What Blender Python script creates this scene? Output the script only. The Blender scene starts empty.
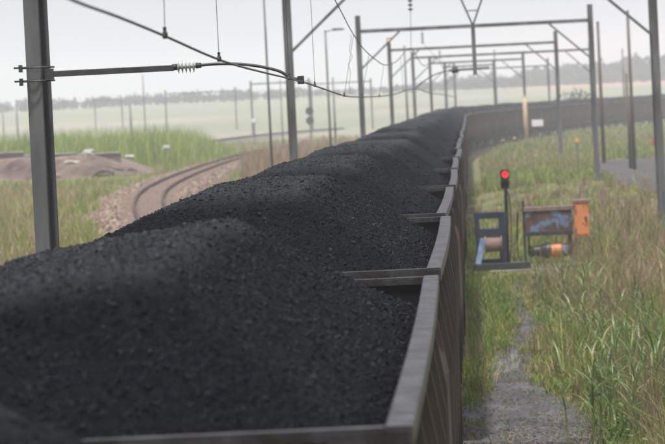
import bpy, math, random
import numpy as np
from mathutils import Matrix, Vector

SC = bpy.context.scene
COL = SC.collection
R = math.radians
rng = np.random.default_rng(11)
random.seed(11)

# ------------------------------------------------------------------ camera
HC = 4.25                    # eye height above the rail heads
FPX = 3700.0                 # focal length in pixels of a 665 px wide picture
def _cam_dir(px, py): return Vector((px - 332.5, 222.0 - py, -FPX)).normalized()
_fy = _cam_dir(469, 98.6)
_up = _fy.cross(_cam_dir(0, 121.4)).normalized()
_rx = _fy.cross(_up).normalized()
ROT = Matrix((_rx, _fy, _up))
cam = bpy.data.cameras.new('camera')
cam.sensor_width = 36.0
cam.lens = 36.0 * FPX / 665.0
cam.clip_start = 0.1
cam.clip_end = 20000
cam.dof.use_dof = True
cam.dof.focus_distance = 33.0
cam.dof.aperture_fstop = 6.2
camo = bpy.data.objects.new('camera', cam)
COL.objects.link(camo)
camo.matrix_world = Matrix.Translation((0, 0, HC)) @ ROT.to_4x4()
SC.camera = camo

def at(px, py, y):
    """world point seen at a picture position, at distance y along the track"""
    d = ROT @ _cam_dir(px, py)
    return Vector((d.x * y / d.y, y, HC + d.z * y / d.y))

# ------------------------------------------------------------------ world, sun, exposure
SUN_EL, SUN_AZ = 74.0, 198.0
w = bpy.data.worlds.new('World'); SC.world = w; w.use_nodes = True
nt = w.node_tree; bg = nt.nodes['Background']
sky = nt.nodes.new('ShaderNodeTexSky'); sky.sky_type = 'NISHITA'; sky.sun_disc = False
sky.sun_elevation = R(SUN_EL); sky.sun_rotation = R(SUN_AZ)
sky.dust_density = 6.0; sky.air_density = 1.0; sky.ozone_density = 1.0
mixn = nt.nodes.new('ShaderNodeMix'); mixn.data_type = 'RGBA'
mixn.inputs['Factor'].default_value = 0.72
mixn.inputs['B'].default_value = (7.5, 7.85, 8.6, 1)      # thin even overcast over the clear sky
nt.links.new(sky.outputs[0], mixn.inputs['A'])
nt.links.new(mixn.outputs['Result'], bg.inputs[0])
bg.inputs[1].default_value = 0.10
sun = bpy.data.lights.new('sun', 'SUN'); sun.energy = 4.2; sun.angle = R(3); sun.color = (1.0, 0.97, 0.93)
suno = bpy.data.objects.new('sun', sun); COL.objects.link(suno)
sd = Vector((math.sin(R(SUN_AZ)) * math.cos(R(SUN_EL)), math.cos(R(SUN_AZ)) * math.cos(R(SUN_EL)), math.sin(R(SUN_EL))))
suno.rotation_euler = sd.to_track_quat('Z', 'Y').to_euler()
suno.location = (20, -20, 30)
SC.view_settings.view_transform = 'Standard'
SC.view_settings.look = 'None'
SC.view_settings.gamma = 1
SC.view_settings.use_curve_mapping = False
SC.view_settings.exposure = 0.25
SC.render.engine = 'CYCLES'
SC.cycles.use_denoising = True
SC.cycles.max_bounces = 6
SC.cycles.volume_bounces = 1
SC.cycles.transparent_max_bounces = 8
SC.cycles.sample_clamp_indirect = 6

# ------------------------------------------------------------------ materials
def mat(name, c1, c2=None, scale=6.0, rough=0.7, metal=0.0, bump=0.0, bscale=None, spec=0.5, stretch=None, c3=None, s3=1.0, lo=0.35, hi=0.65, f3=(0.5, 0.62)):
    m = bpy.data.materials.new(name); m.use_nodes = True
    t = m.node_tree; b = t.nodes['Principled BSDF']
    b.inputs['Roughness'].default_value = rough; b.inputs['Metallic'].default_value = metal
    b.inputs['Specular IOR Level'].default_value = spec
    tc = t.nodes.new('ShaderNodeTexCoord'); vec = tc.outputs['Object']
    if stretch:
        mp = t.nodes.new('ShaderNodeMapping'); mp.inputs['Scale'].default_value = stretch
        t.links.new(vec, mp.inputs[0]); vec = mp.outputs[0]
    col = None
    if c2 is not None:
        n = t.nodes.new('ShaderNodeTexNoise'); n.inputs['Scale'].default_value = scale; n.inputs['Detail'].default_value = 6
        t.links.new(vec, n.inputs['Vector'])
        r = t.nodes.new('ShaderNodeValToRGB')
        r.color_ramp.elements[0].position = lo; r.color_ramp.elements[0].color = (*c1, 1)
        r.color_ramp.elements[1].position = hi; r.color_ramp.elements[1].color = (*c2, 1)
        t.links.new(n.outputs[0], r.inputs[0]); col = r.outputs[0]
        if c3 is not None:
            n3 = t.nodes.new('ShaderNodeTexNoise'); n3.inputs['Scale'].default_value = s3; n3.inputs['Detail'].default_value = 5
            t.links.new(vec, n3.inputs['Vector'])
            r3 = t.nodes.new('ShaderNodeValToRGB'); r3.color_ramp.elements[0].position = f3[0]; r3.color_ramp.elements[1].position = f3[1]
            t.links.new(n3.outputs[0], r3.inputs[0])
            mx = t.nodes.new('ShaderNodeMix'); mx.data_type = 'RGBA'; mx.inputs['B'].default_value = (*c3, 1)
            t.links.new(r3.outputs[0], mx.inputs['Factor']); t.links.new(col, mx.inputs['A']); col = mx.outputs['Result']
        t.links.new(col, b.inputs['Base Color'])
    else:
        b.inputs['Base Color'].default_value = (*c1, 1)
    if bump:
        nb = t.nodes.new('ShaderNodeTexNoise'); nb.inputs['Scale'].default_value = bscale or scale * 3; nb.inputs['Detail'].default_value = 5
        t.links.new(vec, nb.inputs['Vector'])
        bp = t.nodes.new('ShaderNodeBump'); bp.inputs['Strength'].default_value = bump; bp.inputs['Distance'].default_value = 0.02
        t.links.new(nb.outputs[0], bp.inputs['Height']); t.links.new(bp.outputs[0], b.inputs['Normal'])
    return m

def attr_mat(name, rough=0.6, transl=0.3, spec=0.3):
    m = bpy.data.materials.new(name); m.use_nodes = True
    t = m.node_tree; b = t.nodes['Principled BSDF']; out = t.nodes['Material Output']
    a = t.nodes.new('ShaderNodeAttribute'); a.attribute_name = 'tint'
    t.links.new(a.outputs['Color'], b.inputs['Base Color'])
    b.inputs['Roughness'].default_value = rough; b.inputs['Specular IOR Level'].default_value = spec
    if transl:
        tr = t.nodes.new('ShaderNodeBsdfTranslucent'); t.links.new(a.outputs['Color'], tr.inputs[0])
        ms = t.nodes.new('ShaderNodeMixShader'); ms.inputs[0].default_value = transl
        t.links.new(b.outputs[0], ms.inputs[1]); t.links.new(tr.outputs[0], ms.inputs[2]); t.links.new(ms.outputs[0], out.inputs[0])
    return m

def glow(name, c, s):
    m = bpy.data.materials.new(name); m.use_nodes = True
    b = m.node_tree.nodes['Principled BSDF']
    b.inputs['Base Color'].default_value = (*c, 1); b.inputs['Emission Color'].default_value = (*c, 1); b.inputs['Emission Strength'].default_value = s
    return m

M = {}
M['coal'] = mat('coal', (0.003, 0.0036, 0.0052), (0.0095, 0.0104, 0.0135), scale=30, rough=0.65, bump=0.8, bscale=160, spec=0.05)
def dust_and_lit_tops(m):
    # fine dust on the flat tops, with their brighter light painted into the colour
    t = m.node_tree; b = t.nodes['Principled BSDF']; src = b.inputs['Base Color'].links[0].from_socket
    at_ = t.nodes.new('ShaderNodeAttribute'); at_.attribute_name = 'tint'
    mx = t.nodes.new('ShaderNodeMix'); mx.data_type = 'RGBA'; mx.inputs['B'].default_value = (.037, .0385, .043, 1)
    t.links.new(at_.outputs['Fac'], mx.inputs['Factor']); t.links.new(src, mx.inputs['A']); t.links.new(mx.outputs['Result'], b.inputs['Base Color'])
dust_and_lit_tops(M['coal'])
M['lump'] = mat('coal_lump', (0.003, 0.0035, 0.005), (0.020, 0.0212, 0.0265), scale=45, rough=0.55, spec=0.1, lo=.4, hi=.72)
dust_and_lit_tops(M['lump'])
M['rim'] = mat('worn_rim_steel', (0.030, 0.027, 0.027), (0.070, 0.066, 0.067), scale=7, rough=0.5, spec=.3, metal=0.1, bump=0.25, bscale=60, c3=(0.022, 0.018, 0.017), s3=6, f3=(0.5, 0.66))
M['side'] = mat('dusty_brown_wagon_steel', (0.062, 0.049, 0.043), (0.125, 0.10, 0.087), scale=1.6, rough=0.85, spec=.12, bump=0.2, bscale=20, stretch=(1, 1.0, 0.25), c3=(0.035, 0.03, 0.028), s3=2.2)
M['panel'] = mat('brown_panel_steel', (0.04, 0.030, 0.026), (0.095, 0.071, 0.060), scale=1.6, rough=0.9, spec=.05, stretch=(1, 1, .3))  # plates between the ribs, a darker brown than the ribs
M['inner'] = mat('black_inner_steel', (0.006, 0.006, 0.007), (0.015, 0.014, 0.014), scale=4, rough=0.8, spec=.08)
M['under'] = mat('bogie_steel', (0.03, 0.026, 0.024), (0.06, 0.05, 0.045), scale=5, rough=0.8)
M['galv'] = mat('weathered_mast_steel', (0.10, 0.10, 0.105), (0.17, 0.17, 0.175), scale=2.5, rough=0.6, metal=0.2, stretch=(1, 1, 0.25), c3=(0.06, 0.055, 0.052), s3=1.3)
M['mast'] = mat('dark_mast_steel', (0.075, 0.077, 0.082), (0.125, 0.127, 0.13), scale=2.2, rough=0.55, metal=0.1, stretch=(3, 3, 0.5), c3=(0.035, 0.036, 0.038), s3=1.1, f3=(0.52, 0.72), bump=0.1)
M['darksteel'] = mat('dark_steel', (0.03, 0.03, 0.032), (0.055, 0.055, 0.058), scale=8, rough=0.5, metal=0.3)
M['wire'] = mat('dark_wire', (0.02, 0.02, 0.022), rough=0.45, metal=0.4)
M['porcelain'] = mat('grey_green_porcelain', (0.33, 0.37, 0.34), (0.45, 0.48, 0.45), scale=8, rough=0.2)
M['wood'] = mat('brown_pole_wood', (0.085, 0.068, 0.058), (0.14, 0.115, 0.10), scale=3, rough=0.85, stretch=(4, 4, 0.3))
M['palewood'] = mat('pale_yellow_post', (0.42, 0.30, 0.17), (0.55, 0.42, 0.26), scale=3, rough=0.8)
M['rail'] = mat('rusty_rail', (0.045, 0.03, 0.025), (0.085, 0.06, 0.05), scale=3, rough=0.75, spec=.2)
M['ballast'] = mat('brown_ballast', (0.12, 0.085, 0.06), (0.25, 0.18, 0.132), scale=2.2, rough=0.95, spec=.1, bump=0.8, bscale=14, c3=(0.12, 0.085, 0.07), s3=0.5)
M['sleeper'] = mat('sleeper_concrete', (0.19, 0.135, 0.105), (0.30, 0.215, 0.175), scale=3, rough=0.9)
M['dirt'] = mat('grey_dirt', (0.028, 0.027, 0.028), (0.085, 0.083, 0.085), scale=0.9, rough=0.7, bump=0.8, bscale=9, spec=.5, c3=(0.045, 0.043, 0.044), s3=0.8)
def wet(m):
    t = m.node_tree; b = t.nodes['Principled BSDF']; tc = t.nodes.new('ShaderNodeTexCoord')
    mp = t.nodes.new('ShaderNodeMapping'); mp.inputs['Scale'].default_value = (1.6, .3, 1); t.links.new(tc.outputs['Object'], mp.inputs[0])
    n = t.nodes.new('ShaderNodeTexNoise'); n.inputs['Scale'].default_value = 1.3; n.inputs['Detail'].default_value = 5; t.links.new(mp.outputs[0], n.inputs['Vector'])
    r = t.nodes.new('ShaderNodeMapRange'); r.inputs[1].default_value = .46; r.inputs[2].default_value = .6; r.inputs[3].default_value = .95; r.inputs[4].default_value = .55
    t.links.new(n.outputs[0], r.inputs[0]); t.links.new(r.outputs[0], b.inputs['Roughness'])
    # standing water in the hollow of the path
    g = t.nodes.new('ShaderNodeNewGeometry'); c_ = PUD
    sk = t.nodes.new('ShaderNodeVectorMath'); sk.operation = 'SUBTRACT'; sk.inputs[1].default_value = (c_[0], c_[1], 0); t.links.new(g.outputs['Position'], sk.inputs[0])
    sp = t.nodes.new('ShaderNodeSeparateXYZ'); t.links.new(sk.outputs[0], sp.inputs[0])
    def mth(op, a, b_):
        x = t.nodes.new('ShaderNodeMath'); x.operation = op
        for q, v in enumerate((a, b_)):
            if isinstance(v, (int, float)): x.inputs[q].default_value = v
            else: t.links.new(v, x.inputs[q])
        return x.outputs[0]
    ex = mth('MULTIPLY', mth('SUBTRACT', sp.outputs[0], mth('MULTIPLY', sp.outputs[1], .07)), 3.6); ey = mth('MULTIPLY', sp.outputs[1], .36)
    dd = mth('ADD', mth('ADD', mth('MULTIPLY', ex, ex), mth('MULTIPLY', ey, ey)), mth('MULTIPLY', mth('SUBTRACT', n.outputs[0], .5), 4.0))
    mk = t.nodes.new('ShaderNodeMapRange'); mk.inputs[1].default_value = 1.0; mk.inputs[2].default_value = .6; t.links.new(dd, mk.inputs[0])
    rr = t.nodes.new('ShaderNodeMix'); rr.inputs['B'].default_value = .16; t.links.new(mk.outputs[0], rr.inputs['Factor']); t.links.new(r.outputs[0], rr.inputs['A']); t.links.new(rr.outputs['Result'], b.inputs['Roughness'])
    bn = [q for q in t.nodes if q.type == 'BUMP'][0]; st = t.nodes.new('ShaderNodeMapRange'); st.inputs[3].default_value = .8; st.inputs[4].default_value = .03
    t.links.new(mk.outputs[0], st.inputs[0]); t.links.new(st.outputs[0], bn.inputs['Strength'])
M['chip'] = attr_mat('chip_mat', rough=0.9, transl=0)
M['road'] = mat('grey_gravel_road', (0.062, 0.06, 0.06), (0.10, 0.096, 0.094), scale=0.4, rough=1.0, spec=.05, bump=0.2, bscale=6)
M['water'] = mat('puddle_water', (0.07, 0.07, 0.07), rough=0.4, spec=.2)
M['bank'] = mat('eroded_bank_soil', (0.10, 0.07, 0.054), (0.20, 0.148, 0.118), scale=0.6, rough=0.95, bump=0.8, bscale=2.5, c3=(0.10, 0.075, 0.055), s3=1.2)
M['concrete'] = mat('stained_concrete', (0.24, 0.22, 0.2), (0.36, 0.335, 0.31), scale=1.5, rough=0.9, c3=(0.13, 0.11, 0.1), s3=0.6)
M['darkconcrete'] = mat('sooty_concrete', (0.09, 0.075, 0.068), (0.17, 0.145, 0.13), scale=1.2, rough=0.9)
M['palerock'] = mat('pale_rock', (0.30, 0.275, 0.25), (0.46, 0.44, 0.41), scale=4, rough=0.9, bump=0.4)
M['blue'] = mat('dark_blue_paint', (0.008, 0.014, 0.032), (0.016, 0.03, 0.07), scale=5, rough=0.5, c3=(0.06, 0.035, 0.025), s3=6, f3=(0.58, 0.66))
M['paleblue'] = mat('pale_blue_paint', (0.09, 0.16, 0.28), (0.2, 0.3, 0.44), scale=6, rough=0.5)
M['rustpanel'] = mat('rusty_blue_panel', (0.05, 0.028, 0.02), (0.11, 0.062, 0.045), scale=3.5, rough=0.8, c3=(0.13, 0.19, 0.3), s3=1.9, f3=(0.54, 0.60))
M['orange'] = mat('orange_paint', (0.60, 0.20, 0.065), (0.68, 0.26, 0.10), scale=4, rough=0.6, c3=(0.26, 0.09, 0.035), s3=6, f3=(0.6, 0.7))
M['drum'] = mat('rusty_drum', (0.16, 0.10, 0.085), (0.26, 0.18, 0.155), scale=5, rough=0.8)
M['white'] = mat('white_board', (0.66, 0.66, 0.66), (0.78, 0.78, 0.78), scale=3, rough=0.6)
M['red'] = mat('red_paint', (0.36, 0.05, 0.04), (0.45, 0.09, 0.07), scale=4, rough=0.6)
M['yellow'] = mat('yellow_paint', (0.66, 0.42, 0.07), rough=0.6)
M['redlamp'] = glow('red_lamp', (1.0, 0.02, 0.025), 1.1)
M['warmlamp'] = glow('warm_lamp', (1.0, 0.66, 0.40), 1.2)
M['grass'] = attr_mat('grass_blades')
M['leaf'] = attr_mat('reed_leaf', rough=0.45, transl=0.3, spec=0.5)
M['tree'] = attr_mat('far_foliage', rough=0.8, transl=0.15)
M['bark'] = mat('bark', (0.09, 0.07, 0.055), rough=0.9)

# ------------------------------------------------------------------ mesh helpers
class MB:
    def __init__(s): s.v = []; s.f = []
    def add(s, vs, fs):
        o = len(s.v); s.v += [tuple(p) for p in vs]; s.f += [tuple(i + o for i in f) for f in fs]; return s
    def box(s, a, b):
        (x0, y0, z0), (x1, y1, z1) = a, b
        return s.add([(x0,y0,z0),(x1,y0,z0),(x1,y1,z0),(x0,y1,z0),(x0,y0,z1),(x1,y0,z1),(x1,y1,z1),(x0,y1,z1)],
                     [(3,2,1,0),(4,5,6,7),(0,1,5,4),(1,2,6,5),(2,3,7,6),(3,0,4,7)])
    def bar(s, p, q, wx, wz=None):
        """rectangular bar from p to q"""
        p = Vector(p); q = Vector(q); wz = wz or wx; d = (q - p).normalized()
        up = Vector((0, 0, 1)) if abs(d.z) < 0.95 else Vector((0, 1, 0))
        sx = d.cross(up).normalized(); uz = sx.cross(d).normalized(); vs = []
        for c in (p, q):
            for i, j in ((-1,-1),(1,-1),(1,1),(-1,1)): vs.append(c + sx * (i * wx / 2) + uz * (j * wz / 2))
        return s.add(vs, [(3,2,1,0),(4,5,6,7),(0,1,5,4),(1,2,6,5),(2,3,7,6),(3,0,4,7)])
    def tube(s, pts, r, n=8, cap=True):
        pts = [Vector(p) for p in pts]; rs = r if isinstance(r, (list, tuple)) else [r] * len(pts)
        vs = []; fs = []; prev = None
        for i, p in enumerate(pts):
            d = (pts[min(i + 1, len(pts) - 1)] - pts[max(i - 1, 0)]).normalized()
            if prev is None:
                a = Vector((0, 0, 1)) if abs(d.z) < 0.9 else Vector((1, 0, 0)); u = d.cross(a).normalized()
            else: u = (prev - d * prev.dot(d)).normalized()
            prev = u; v = d.cross(u)
            for k in range(n):
                t = 2 * math.pi * k / n; vs.append(p + (u * math.cos(t) + v * math.sin(t)) * rs[i])
        for i in range(len(pts) - 1):
            for k in range(n):
                a = i * n + k; b = i * n + (k + 1) % n; fs.append((a, b, b + n, a + n))
        if cap: fs.append(tuple(range(n))[::-1]); fs.append(tuple(range((len(pts) - 1) * n, len(pts) * n)))
        return s.add(vs, fs)
    def sweep(s, pts, prof):
        """closed profile [(side, up)] swept along a level path"""
        pts = [Vector(p) for p in pts]; n = len(prof); vs = []; fs = []
        for i, p in enumerate(pts):
            d = pts[min(i + 1, len(pts) - 1)] - pts[max(i - 1, 0)]; d.z = 0; d.normalize()
            sx = Vector((d.y, -d.x, 0))
            for (a, b) in prof: vs.append(p + sx * a + Vector((0, 0, b)))
        for i in range(len(pts) - 1):
            for k in range(n):
                a = i * n + k; b = i * n + (k + 1) % n; fs.append((a, b, b + n, a + n))
        fs.append(tuple(range(n))[::-1]); fs.append(tuple(range((len(pts) - 1) * n, len(pts) * n)))
        return s.add(vs, fs)
    def mesh(s, name, m, smooth=False):
        me = bpy.data.meshes.new(name); me.from_pydata(s.v, [], s.f); me.materials.append(m)
        if smooth: me.polygons.foreach_set('use_smooth', [True] * len(me.polygons))
        me.update(); return me
    def build(s, name, m, parent=None, smooth=False, bevel=0):
        o = link(name, s.mesh(name, m, smooth), parent)
        if bevel:
            bv = o.modifiers.new('bevel', 'BEVEL'); bv.width = bevel; bv.segments = 2; bv.limit_method = 'ANGLE'
        return o

def link(name, data, parent=None):
    o = bpy.data.objects.new(name, data); COL.objects.link(o)
    if parent: o.parent = parent
    return o
def tag(o, label=None, cat=None, group=None, kind=None):
    if label: o['label'] = label
    if cat: o['category'] = cat
    if group: o['group'] = group
    if kind: o['kind'] = kind
    return o
def empty(name, loc=(0, 0, 0), rz=0, **k):
    o = link(name, None); o.location = loc; o.rotation_euler.z = rz; o.empty_display_size = 0.2
    return tag(o, **k)

def np_mesh(name, verts, faces, m, tint=None, smooth=False):
    """verts (N,3), faces list of (K,n) int arrays of one size each"""
    me = bpy.data.meshes.new(name)
    me.vertices.add(len(verts)); me.vertices.foreach_set('co', np.asarray(verts, np.float32).ravel())
    idx = np.concatenate([f.ravel() for f in faces]).astype(np.int32)
    tot = np.concatenate([np.full(len(f), f.shape[1], np.int32) for f in faces])
    st = np.concatenate([[0], np.cumsum(tot)[:-1]]).astype(np.int32)
    me.loops.add(len(idx)); me.loops.foreach_set('vertex_index', idx)
    me.polygons.add(len(tot)); me.polygons.foreach_set('loop_start', st)
    me.polygons.foreach_set('use_smooth', np.full(len(tot), smooth, bool))
    me.update(calc_edges=True)
    if tint is not None:
        a = me.attributes.new('tint', 'FLOAT_COLOR', 'POINT')
        a.data.foreach_set('color', np.concatenate([tint, np.ones((len(tint), 1))], 1).astype(np.float32).ravel())
    me.materials.append(m)
    return me

def _hash(i, j, seed):
    n = (i.astype(np.int64) * 374761393 + j.astype(np.int64) * 668265263 + seed * 982451653) & 0x7fffffff
    n = ((n ^ (n >> 13)) * 1274126177) & 0x7fffffff
    return ((n ^ (n >> 16)) & 0xffff) / 65535.0
def vnoise(x, y, seed=0):
    x = np.asarray(x, float); y = np.asarray(y, float)
    i = np.floor(x); j = np.floor(y); u = x - i; v = y - j
    u = u * u * (3 - 2 * u); v = v * v * (3 - 2 * v); i = i.astype(np.int64); j = j.astype(np.int64)
    return (_hash(i, j, seed) * (1 - u) + _hash(i + 1, j, seed) * u) * (1 - v) + (_hash(i, j + 1, seed) * (1 - u) + _hash(i + 1, j + 1, seed) * u) * v
def fbm(x, y, seed=0, oct=4):
    s = 0; a = 0.5; f = 1.0
    for k in range(oct): s = s + a * (vnoise(x * f, y * f, seed + k) - 0.5); a *= 0.5; f *= 2.03
    return s
def sst(a, b, x):
    t = np.clip((np.asarray(x, float) - a) / (b - a), 0, 1); return t * t * (3 - 2 * t)

# ------------------------------------------------------------------ terrain
XT = -1.70                                   # centre line of the loaded train's track
S0, RAD = 258.0, 930.0                      # the track is straight up to S0, then bends to the right
def track(s):
    if s <= S0: return Vector((XT, s, 0)), 0.0
    a = (s - S0) / RAD
    return Vector((XT + RAD * (1 - math.cos(a)), S0 + RAD * math.sin(a), 0)), a
def track_x(y):
    y = np.asarray(y, float); d = np.clip(y - S0, 0, 500)
    return XT + RAD - np.sqrt(RAD * RAD - d * d)
def gz(x, y):
    x = np.asarray(x, float); y = np.asarray(y, float)
    dx = x - track_x(y)
    right = -0.36 + 0.45 * sst(78, 174, y) * sst(2.0, 4.5, dx)
    left = -0.36 + 0.80 * sst(-3.0, -9.5, dx)
    z = np.where(dx > 0, right, left)
    n = fbm(x / 5.0, y / 7.0, 3, 3) * 0.22 * sst(1.8, 4.0, np.abs(dx))
    far = sst(420, 1320, y) * 7.0 + sst(1320, 1800, y) * 5 * (0.5 + vnoise(x / 260.0, y * 0 + 1.5, 9))
    und = fbm(x / 140.0, y / 260.0, 5, 3) * 2.3 * sst(500, 900, y)
    return z + n + far + und
def gp(px, py):
    d = ROT @ _cam_dir(px, py); y = 120.0
    for _ in range(60):
        zz = float(gz(d.x / d.y * y, y)); yn = (HC - zz) / -(d.z / d.y) if d.z < 0 else 2000
        y = 0.5 * y + 0.5 * max(10, min(yn, 3000))
    x = d.x / d.y * y
    return Vector((x, y, float(gz(x, y))))

xs = np.concatenate([-np.geomspace(80, 880, 30)[::-1], np.arange(-78, 60, 1.5), np.geomspace(60, 880, 30)])
ys = np.concatenate([np.arange(-180, 40, 20), np.arange(40, 340, 2.0), np.geomspace(340, 2500, 140)])
gx, gy = np.meshgrid(xs, ys); gzv = gz(gx, gy)
nx, ny = len(xs), len(ys)
ii = (np.arange(ny - 1)[:, None] * nx + np.arange(nx - 1)[None, :]).ravel()
gf = np.stack([ii, ii + 1, ii + nx + 1, ii + nx], 1)

def ground_material():
    m = bpy.data.materials.new('ground_soil_and_fields'); m.use_nodes = True
    t = m.node_tree; b = t.nodes['Principled BSDF']; b.inputs['Roughness'].default_value = 0.95; b.inputs['Specular IOR Level'].default_value = 0.15
    geo = t.nodes.new('ShaderNodeNewGeometry'); sep = t.nodes.new('ShaderNodeSeparateXYZ'); t.links.new(geo.outputs['Position'], sep.inputs[0])
    def noise(scale, st=(1, 1, 1), detail=5):
        mp = t.nodes.new('ShaderNodeMapping'); mp.inputs['Scale'].default_value = st; t.links.new(geo.outputs['Position'], mp.inputs[0])
        n = t.nodes.new('ShaderNodeTexNoise'); n.inputs['Scale'].default_value = scale; n.inputs['Detail'].default_value = detail
        t.links.new(mp.outputs[0], n.inputs['Vector']); return n.outputs[0]
    def ramp(v, stops):
        r = t.nodes.new('ShaderNodeValToRGB'); e = r.color_ramp.elements
        while len(e) < len(stops): e.new(0.5)
        for k, (p, c) in enumerate(stops): e[k].position = p; e[k].color = (*c, 1)
        t.links.new(v, r.inputs[0]); return r.outputs[0]
    def mix(fac, a, bb):
        x = t.nodes.new('ShaderNodeMix'); x.data_type = 'RGBA'; t.links.new(fac, x.inputs['Factor']); t.links.new(a, x.inputs['A']); t.links.new(bb, x.inputs['B']); return x.outputs['Result']
    def rng_(v, a, bb):
        r = t.nodes.new('ShaderNodeMapRange'); r.inputs[1].default_value = a; r.inputs[2].default_value = bb; t.links.new(v, r.inputs[0]); return r.outputs[0]
    def mul(a, bb):
        x = t.nodes.new('ShaderNodeMath'); x.operation = 'MULTIPLY'; t.links.new(a, x.inputs[0]); t.links.new(bb, x.inputs[1]); return x.outputs[0]
    near = ramp(noise(0.35), [(0.3, (0.07, 0.055, 0.035)), (0.45, (0.11, 0.12, 0.045)), (0.55, (0.16, 0.15, 0.07)), (0.7, (0.20, 0.155, 0.10))])
    field = ramp(noise(0.012, (1, 0.5, 1), 3), [(0.35, (0.28, 0.25, 0.19)), (0.48, (0.215, 0.22, 0.155)), (0.60, (0.185, 0.205, 0.135)), (0.72, (0.26, 0.24, 0.18))])
    c = mix(rng_(sep.outputs[1], 350, 480), near, field)
    # ploughed red field on the far slope to the right
    red = ramp(noise(0.02), [(0.3, (0.31, 0.19, 0.14)), (0.7, (0.36, 0.24, 0.18))])
    k = mul(rng_(sep.outputs[1], 1010, 1060), rng_(sep.outputs[0], 5, 30))
    c = mix(k, c, red)
    t.links.new(c, b.inputs['Base Color'])
    nb = noise(3.0); bp = t.nodes.new('ShaderNodeBump'); bp.inputs['Strength'].default_value = 0.6; bp.inputs['Distance'].default_value = 0.05
    t.links.new(nb, bp.inputs['Height']); t.links.new(bp.outputs[0], b.inputs['Normal'])
    return m
ground = link('ground', np_mesh('ground', np.stack([gx.ravel(), gy.ravel(), gzv.ravel()], 1), [gf], ground_material(), smooth=True))
tag(ground, kind='structure')

def sheet(name, left, right, m, lift=0.015, sub=6, cross=6, kind='structure', jit=0.0):
    """strip on the ground between two lists of ground points"""
    L = []; Rr = []
    for k in range(len(left) - 1):
        for q in range(sub):
            t = q / sub; L.append(left[k].lerp(left[k + 1], t)); Rr.append(right[k].lerp(right[k + 1], t))
    L.append(left[-1]); Rr.append(right[-1])
    vs = []; n = cross + 1
    for k, (a, b) in enumerate(zip(L, Rr)):
        for q in range(n):
            p = a.lerp(b, q / cross)
            if jit and q in (0, cross): p = p + Vector((random.uniform(-jit, jit), 0, 0))
            vs.append((p.x, p.y, float(gz(p.x, p.y)) + lift))
    fs = [(k * n + q, k * n + q + 1, (k + 1) * n + q + 1, (k + 1) * n + q) for k in range(len(L) - 1) for q in range(cross)]
    return tag(MB().add(vs, fs).build(name, m, smooth=True), kind=kind)

PATH = [(452, 464, 608), (430, 464, 600), (410, 464, 588), (398, 480, 556), (385, 486, 536), (370, 490, 530), (358, 496, 530),
        (345, 506, 536), (332, 515, 543), (322, 517, 539), (310, 512, 526), (296, 512, 522), (281, 515, 523)]
PUD = gp(505, 364)
wet(M['dirt'])
PL = [gp(a, y) for y, a, b in PATH]; PR = [gp(b, y) for y, a, b in PATH]
sheet('dirt_path', PL, PR, M['dirt'], 0.02, jit=0.05)
_py = np.array([p.y for p in PL]); _pl = np.array([p.x for p in PL]); _pr = np.array([p.x for p in PR])
def on_path(x, y, grow=0.0):
    return (x > np.interp(y, _py, _pl) - grow) & (x < np.interp(y, _py, _pr) + grow) & (y < _py[-1])
RDL = [Vector((x_, y_, 0)) for x_, y_ in ((9.2, 136), (7.7, 146), (6.7, 163), (6.4, 184), (6.7, 207), (7.4, 226))]
RDR = [p + Vector((13 + .02 * p.y, 0, 0)) for p in RDL]
_road = sheet('gravel_road', RDL, RDR, M['road'], 0.03, cross=14, jit=0.1)
_ry = np.array([p.y for p in RDL]); _rl = np.array([p.x for p in RDL]); _rr = np.array([p.x for p in RDR])
def on_road(x, y): return (y > _ry[0]) & (y < _ry[-1]) & (x > np.interp(y, _ry, _rl)) & (x < np.interp(y, _ry, _rr))

# ------------------------------------------------------------------ the loaded train's track
bed = [track(s)[0] for s in list(range(-20, 258, 28)) + list(range(258, 560, 8))]
t = empty('railway_track', (XT, 0, 0), label='straight rails and ballast beneath the loaded coal train', cat='railway track')
o = MB().sweep([p - Vector((XT, 0, 0)) + Vector((0, 0, -0.16)) for p in bed], [(-1.5, -0.35), (1.5, -0.35), (1.15, 0), (-1.15, 0)]).build('ballast_bed', M['ballast'], t)
for s in (-1, 1):
    MB().sweep([p - Vector((XT, 0, 0)) + Vector((0, 0, -0.16)) for p in bed], [(s * .5335 - .06, 0), (s * .5335 + .06, 0), (s * .5335 + .035, .16), (s * .5335 - .035, .16)]).build('rail', M['rail'], t)

# ------------------------------------------------------------------ wagons
RIMZ = HC - 1.131
HALF, BODY, PITCH = 1.45, 11.05, 12.1
NEAR0 = 12.9
def bow(y): return 0.016 * math.cos(math.pi * y / BODY)          # sides bow out a little at mid length
def mesh_side(sx):
    mb = MB(); n = 12
    for k in range(n):
        y0 = -BODY / 2 + BODY * k / n; y1 = -BODY / 2 + BODY * (k + 1) / n
        a0 = sx * (HALF - 0.092 + bow(y0)); a1 = sx * (HALF - 0.092 + bow(y1)); b0 = sx * (HALF - .099 + bow(y0)); b1 = sx * (HALF - .099 + bow(y1))
        z0, z1 = 1.02, RIMZ - 0.05
        vs = [(b0, y0, z0), (a0, y0, z0), (a0, y0, z1), (b0, y0, z1), (b1, y1, z0), (a1, y1, z0), (a1, y1, z1), (b1, y1, z1)]
        fs = [(1, 5, 6, 2), (4, 0, 3, 7), (0, 4, 5, 1)]
        if k == 0: fs.append((0, 1, 2, 3))
        if k == n - 1: fs.append((7, 6, 5, 4))
        if sx < 0: fs = [f[::-1] for f in fs]
        mb.add(vs, fs)
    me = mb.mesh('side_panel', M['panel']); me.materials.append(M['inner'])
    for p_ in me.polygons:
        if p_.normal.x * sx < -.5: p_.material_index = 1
    return me
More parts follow.
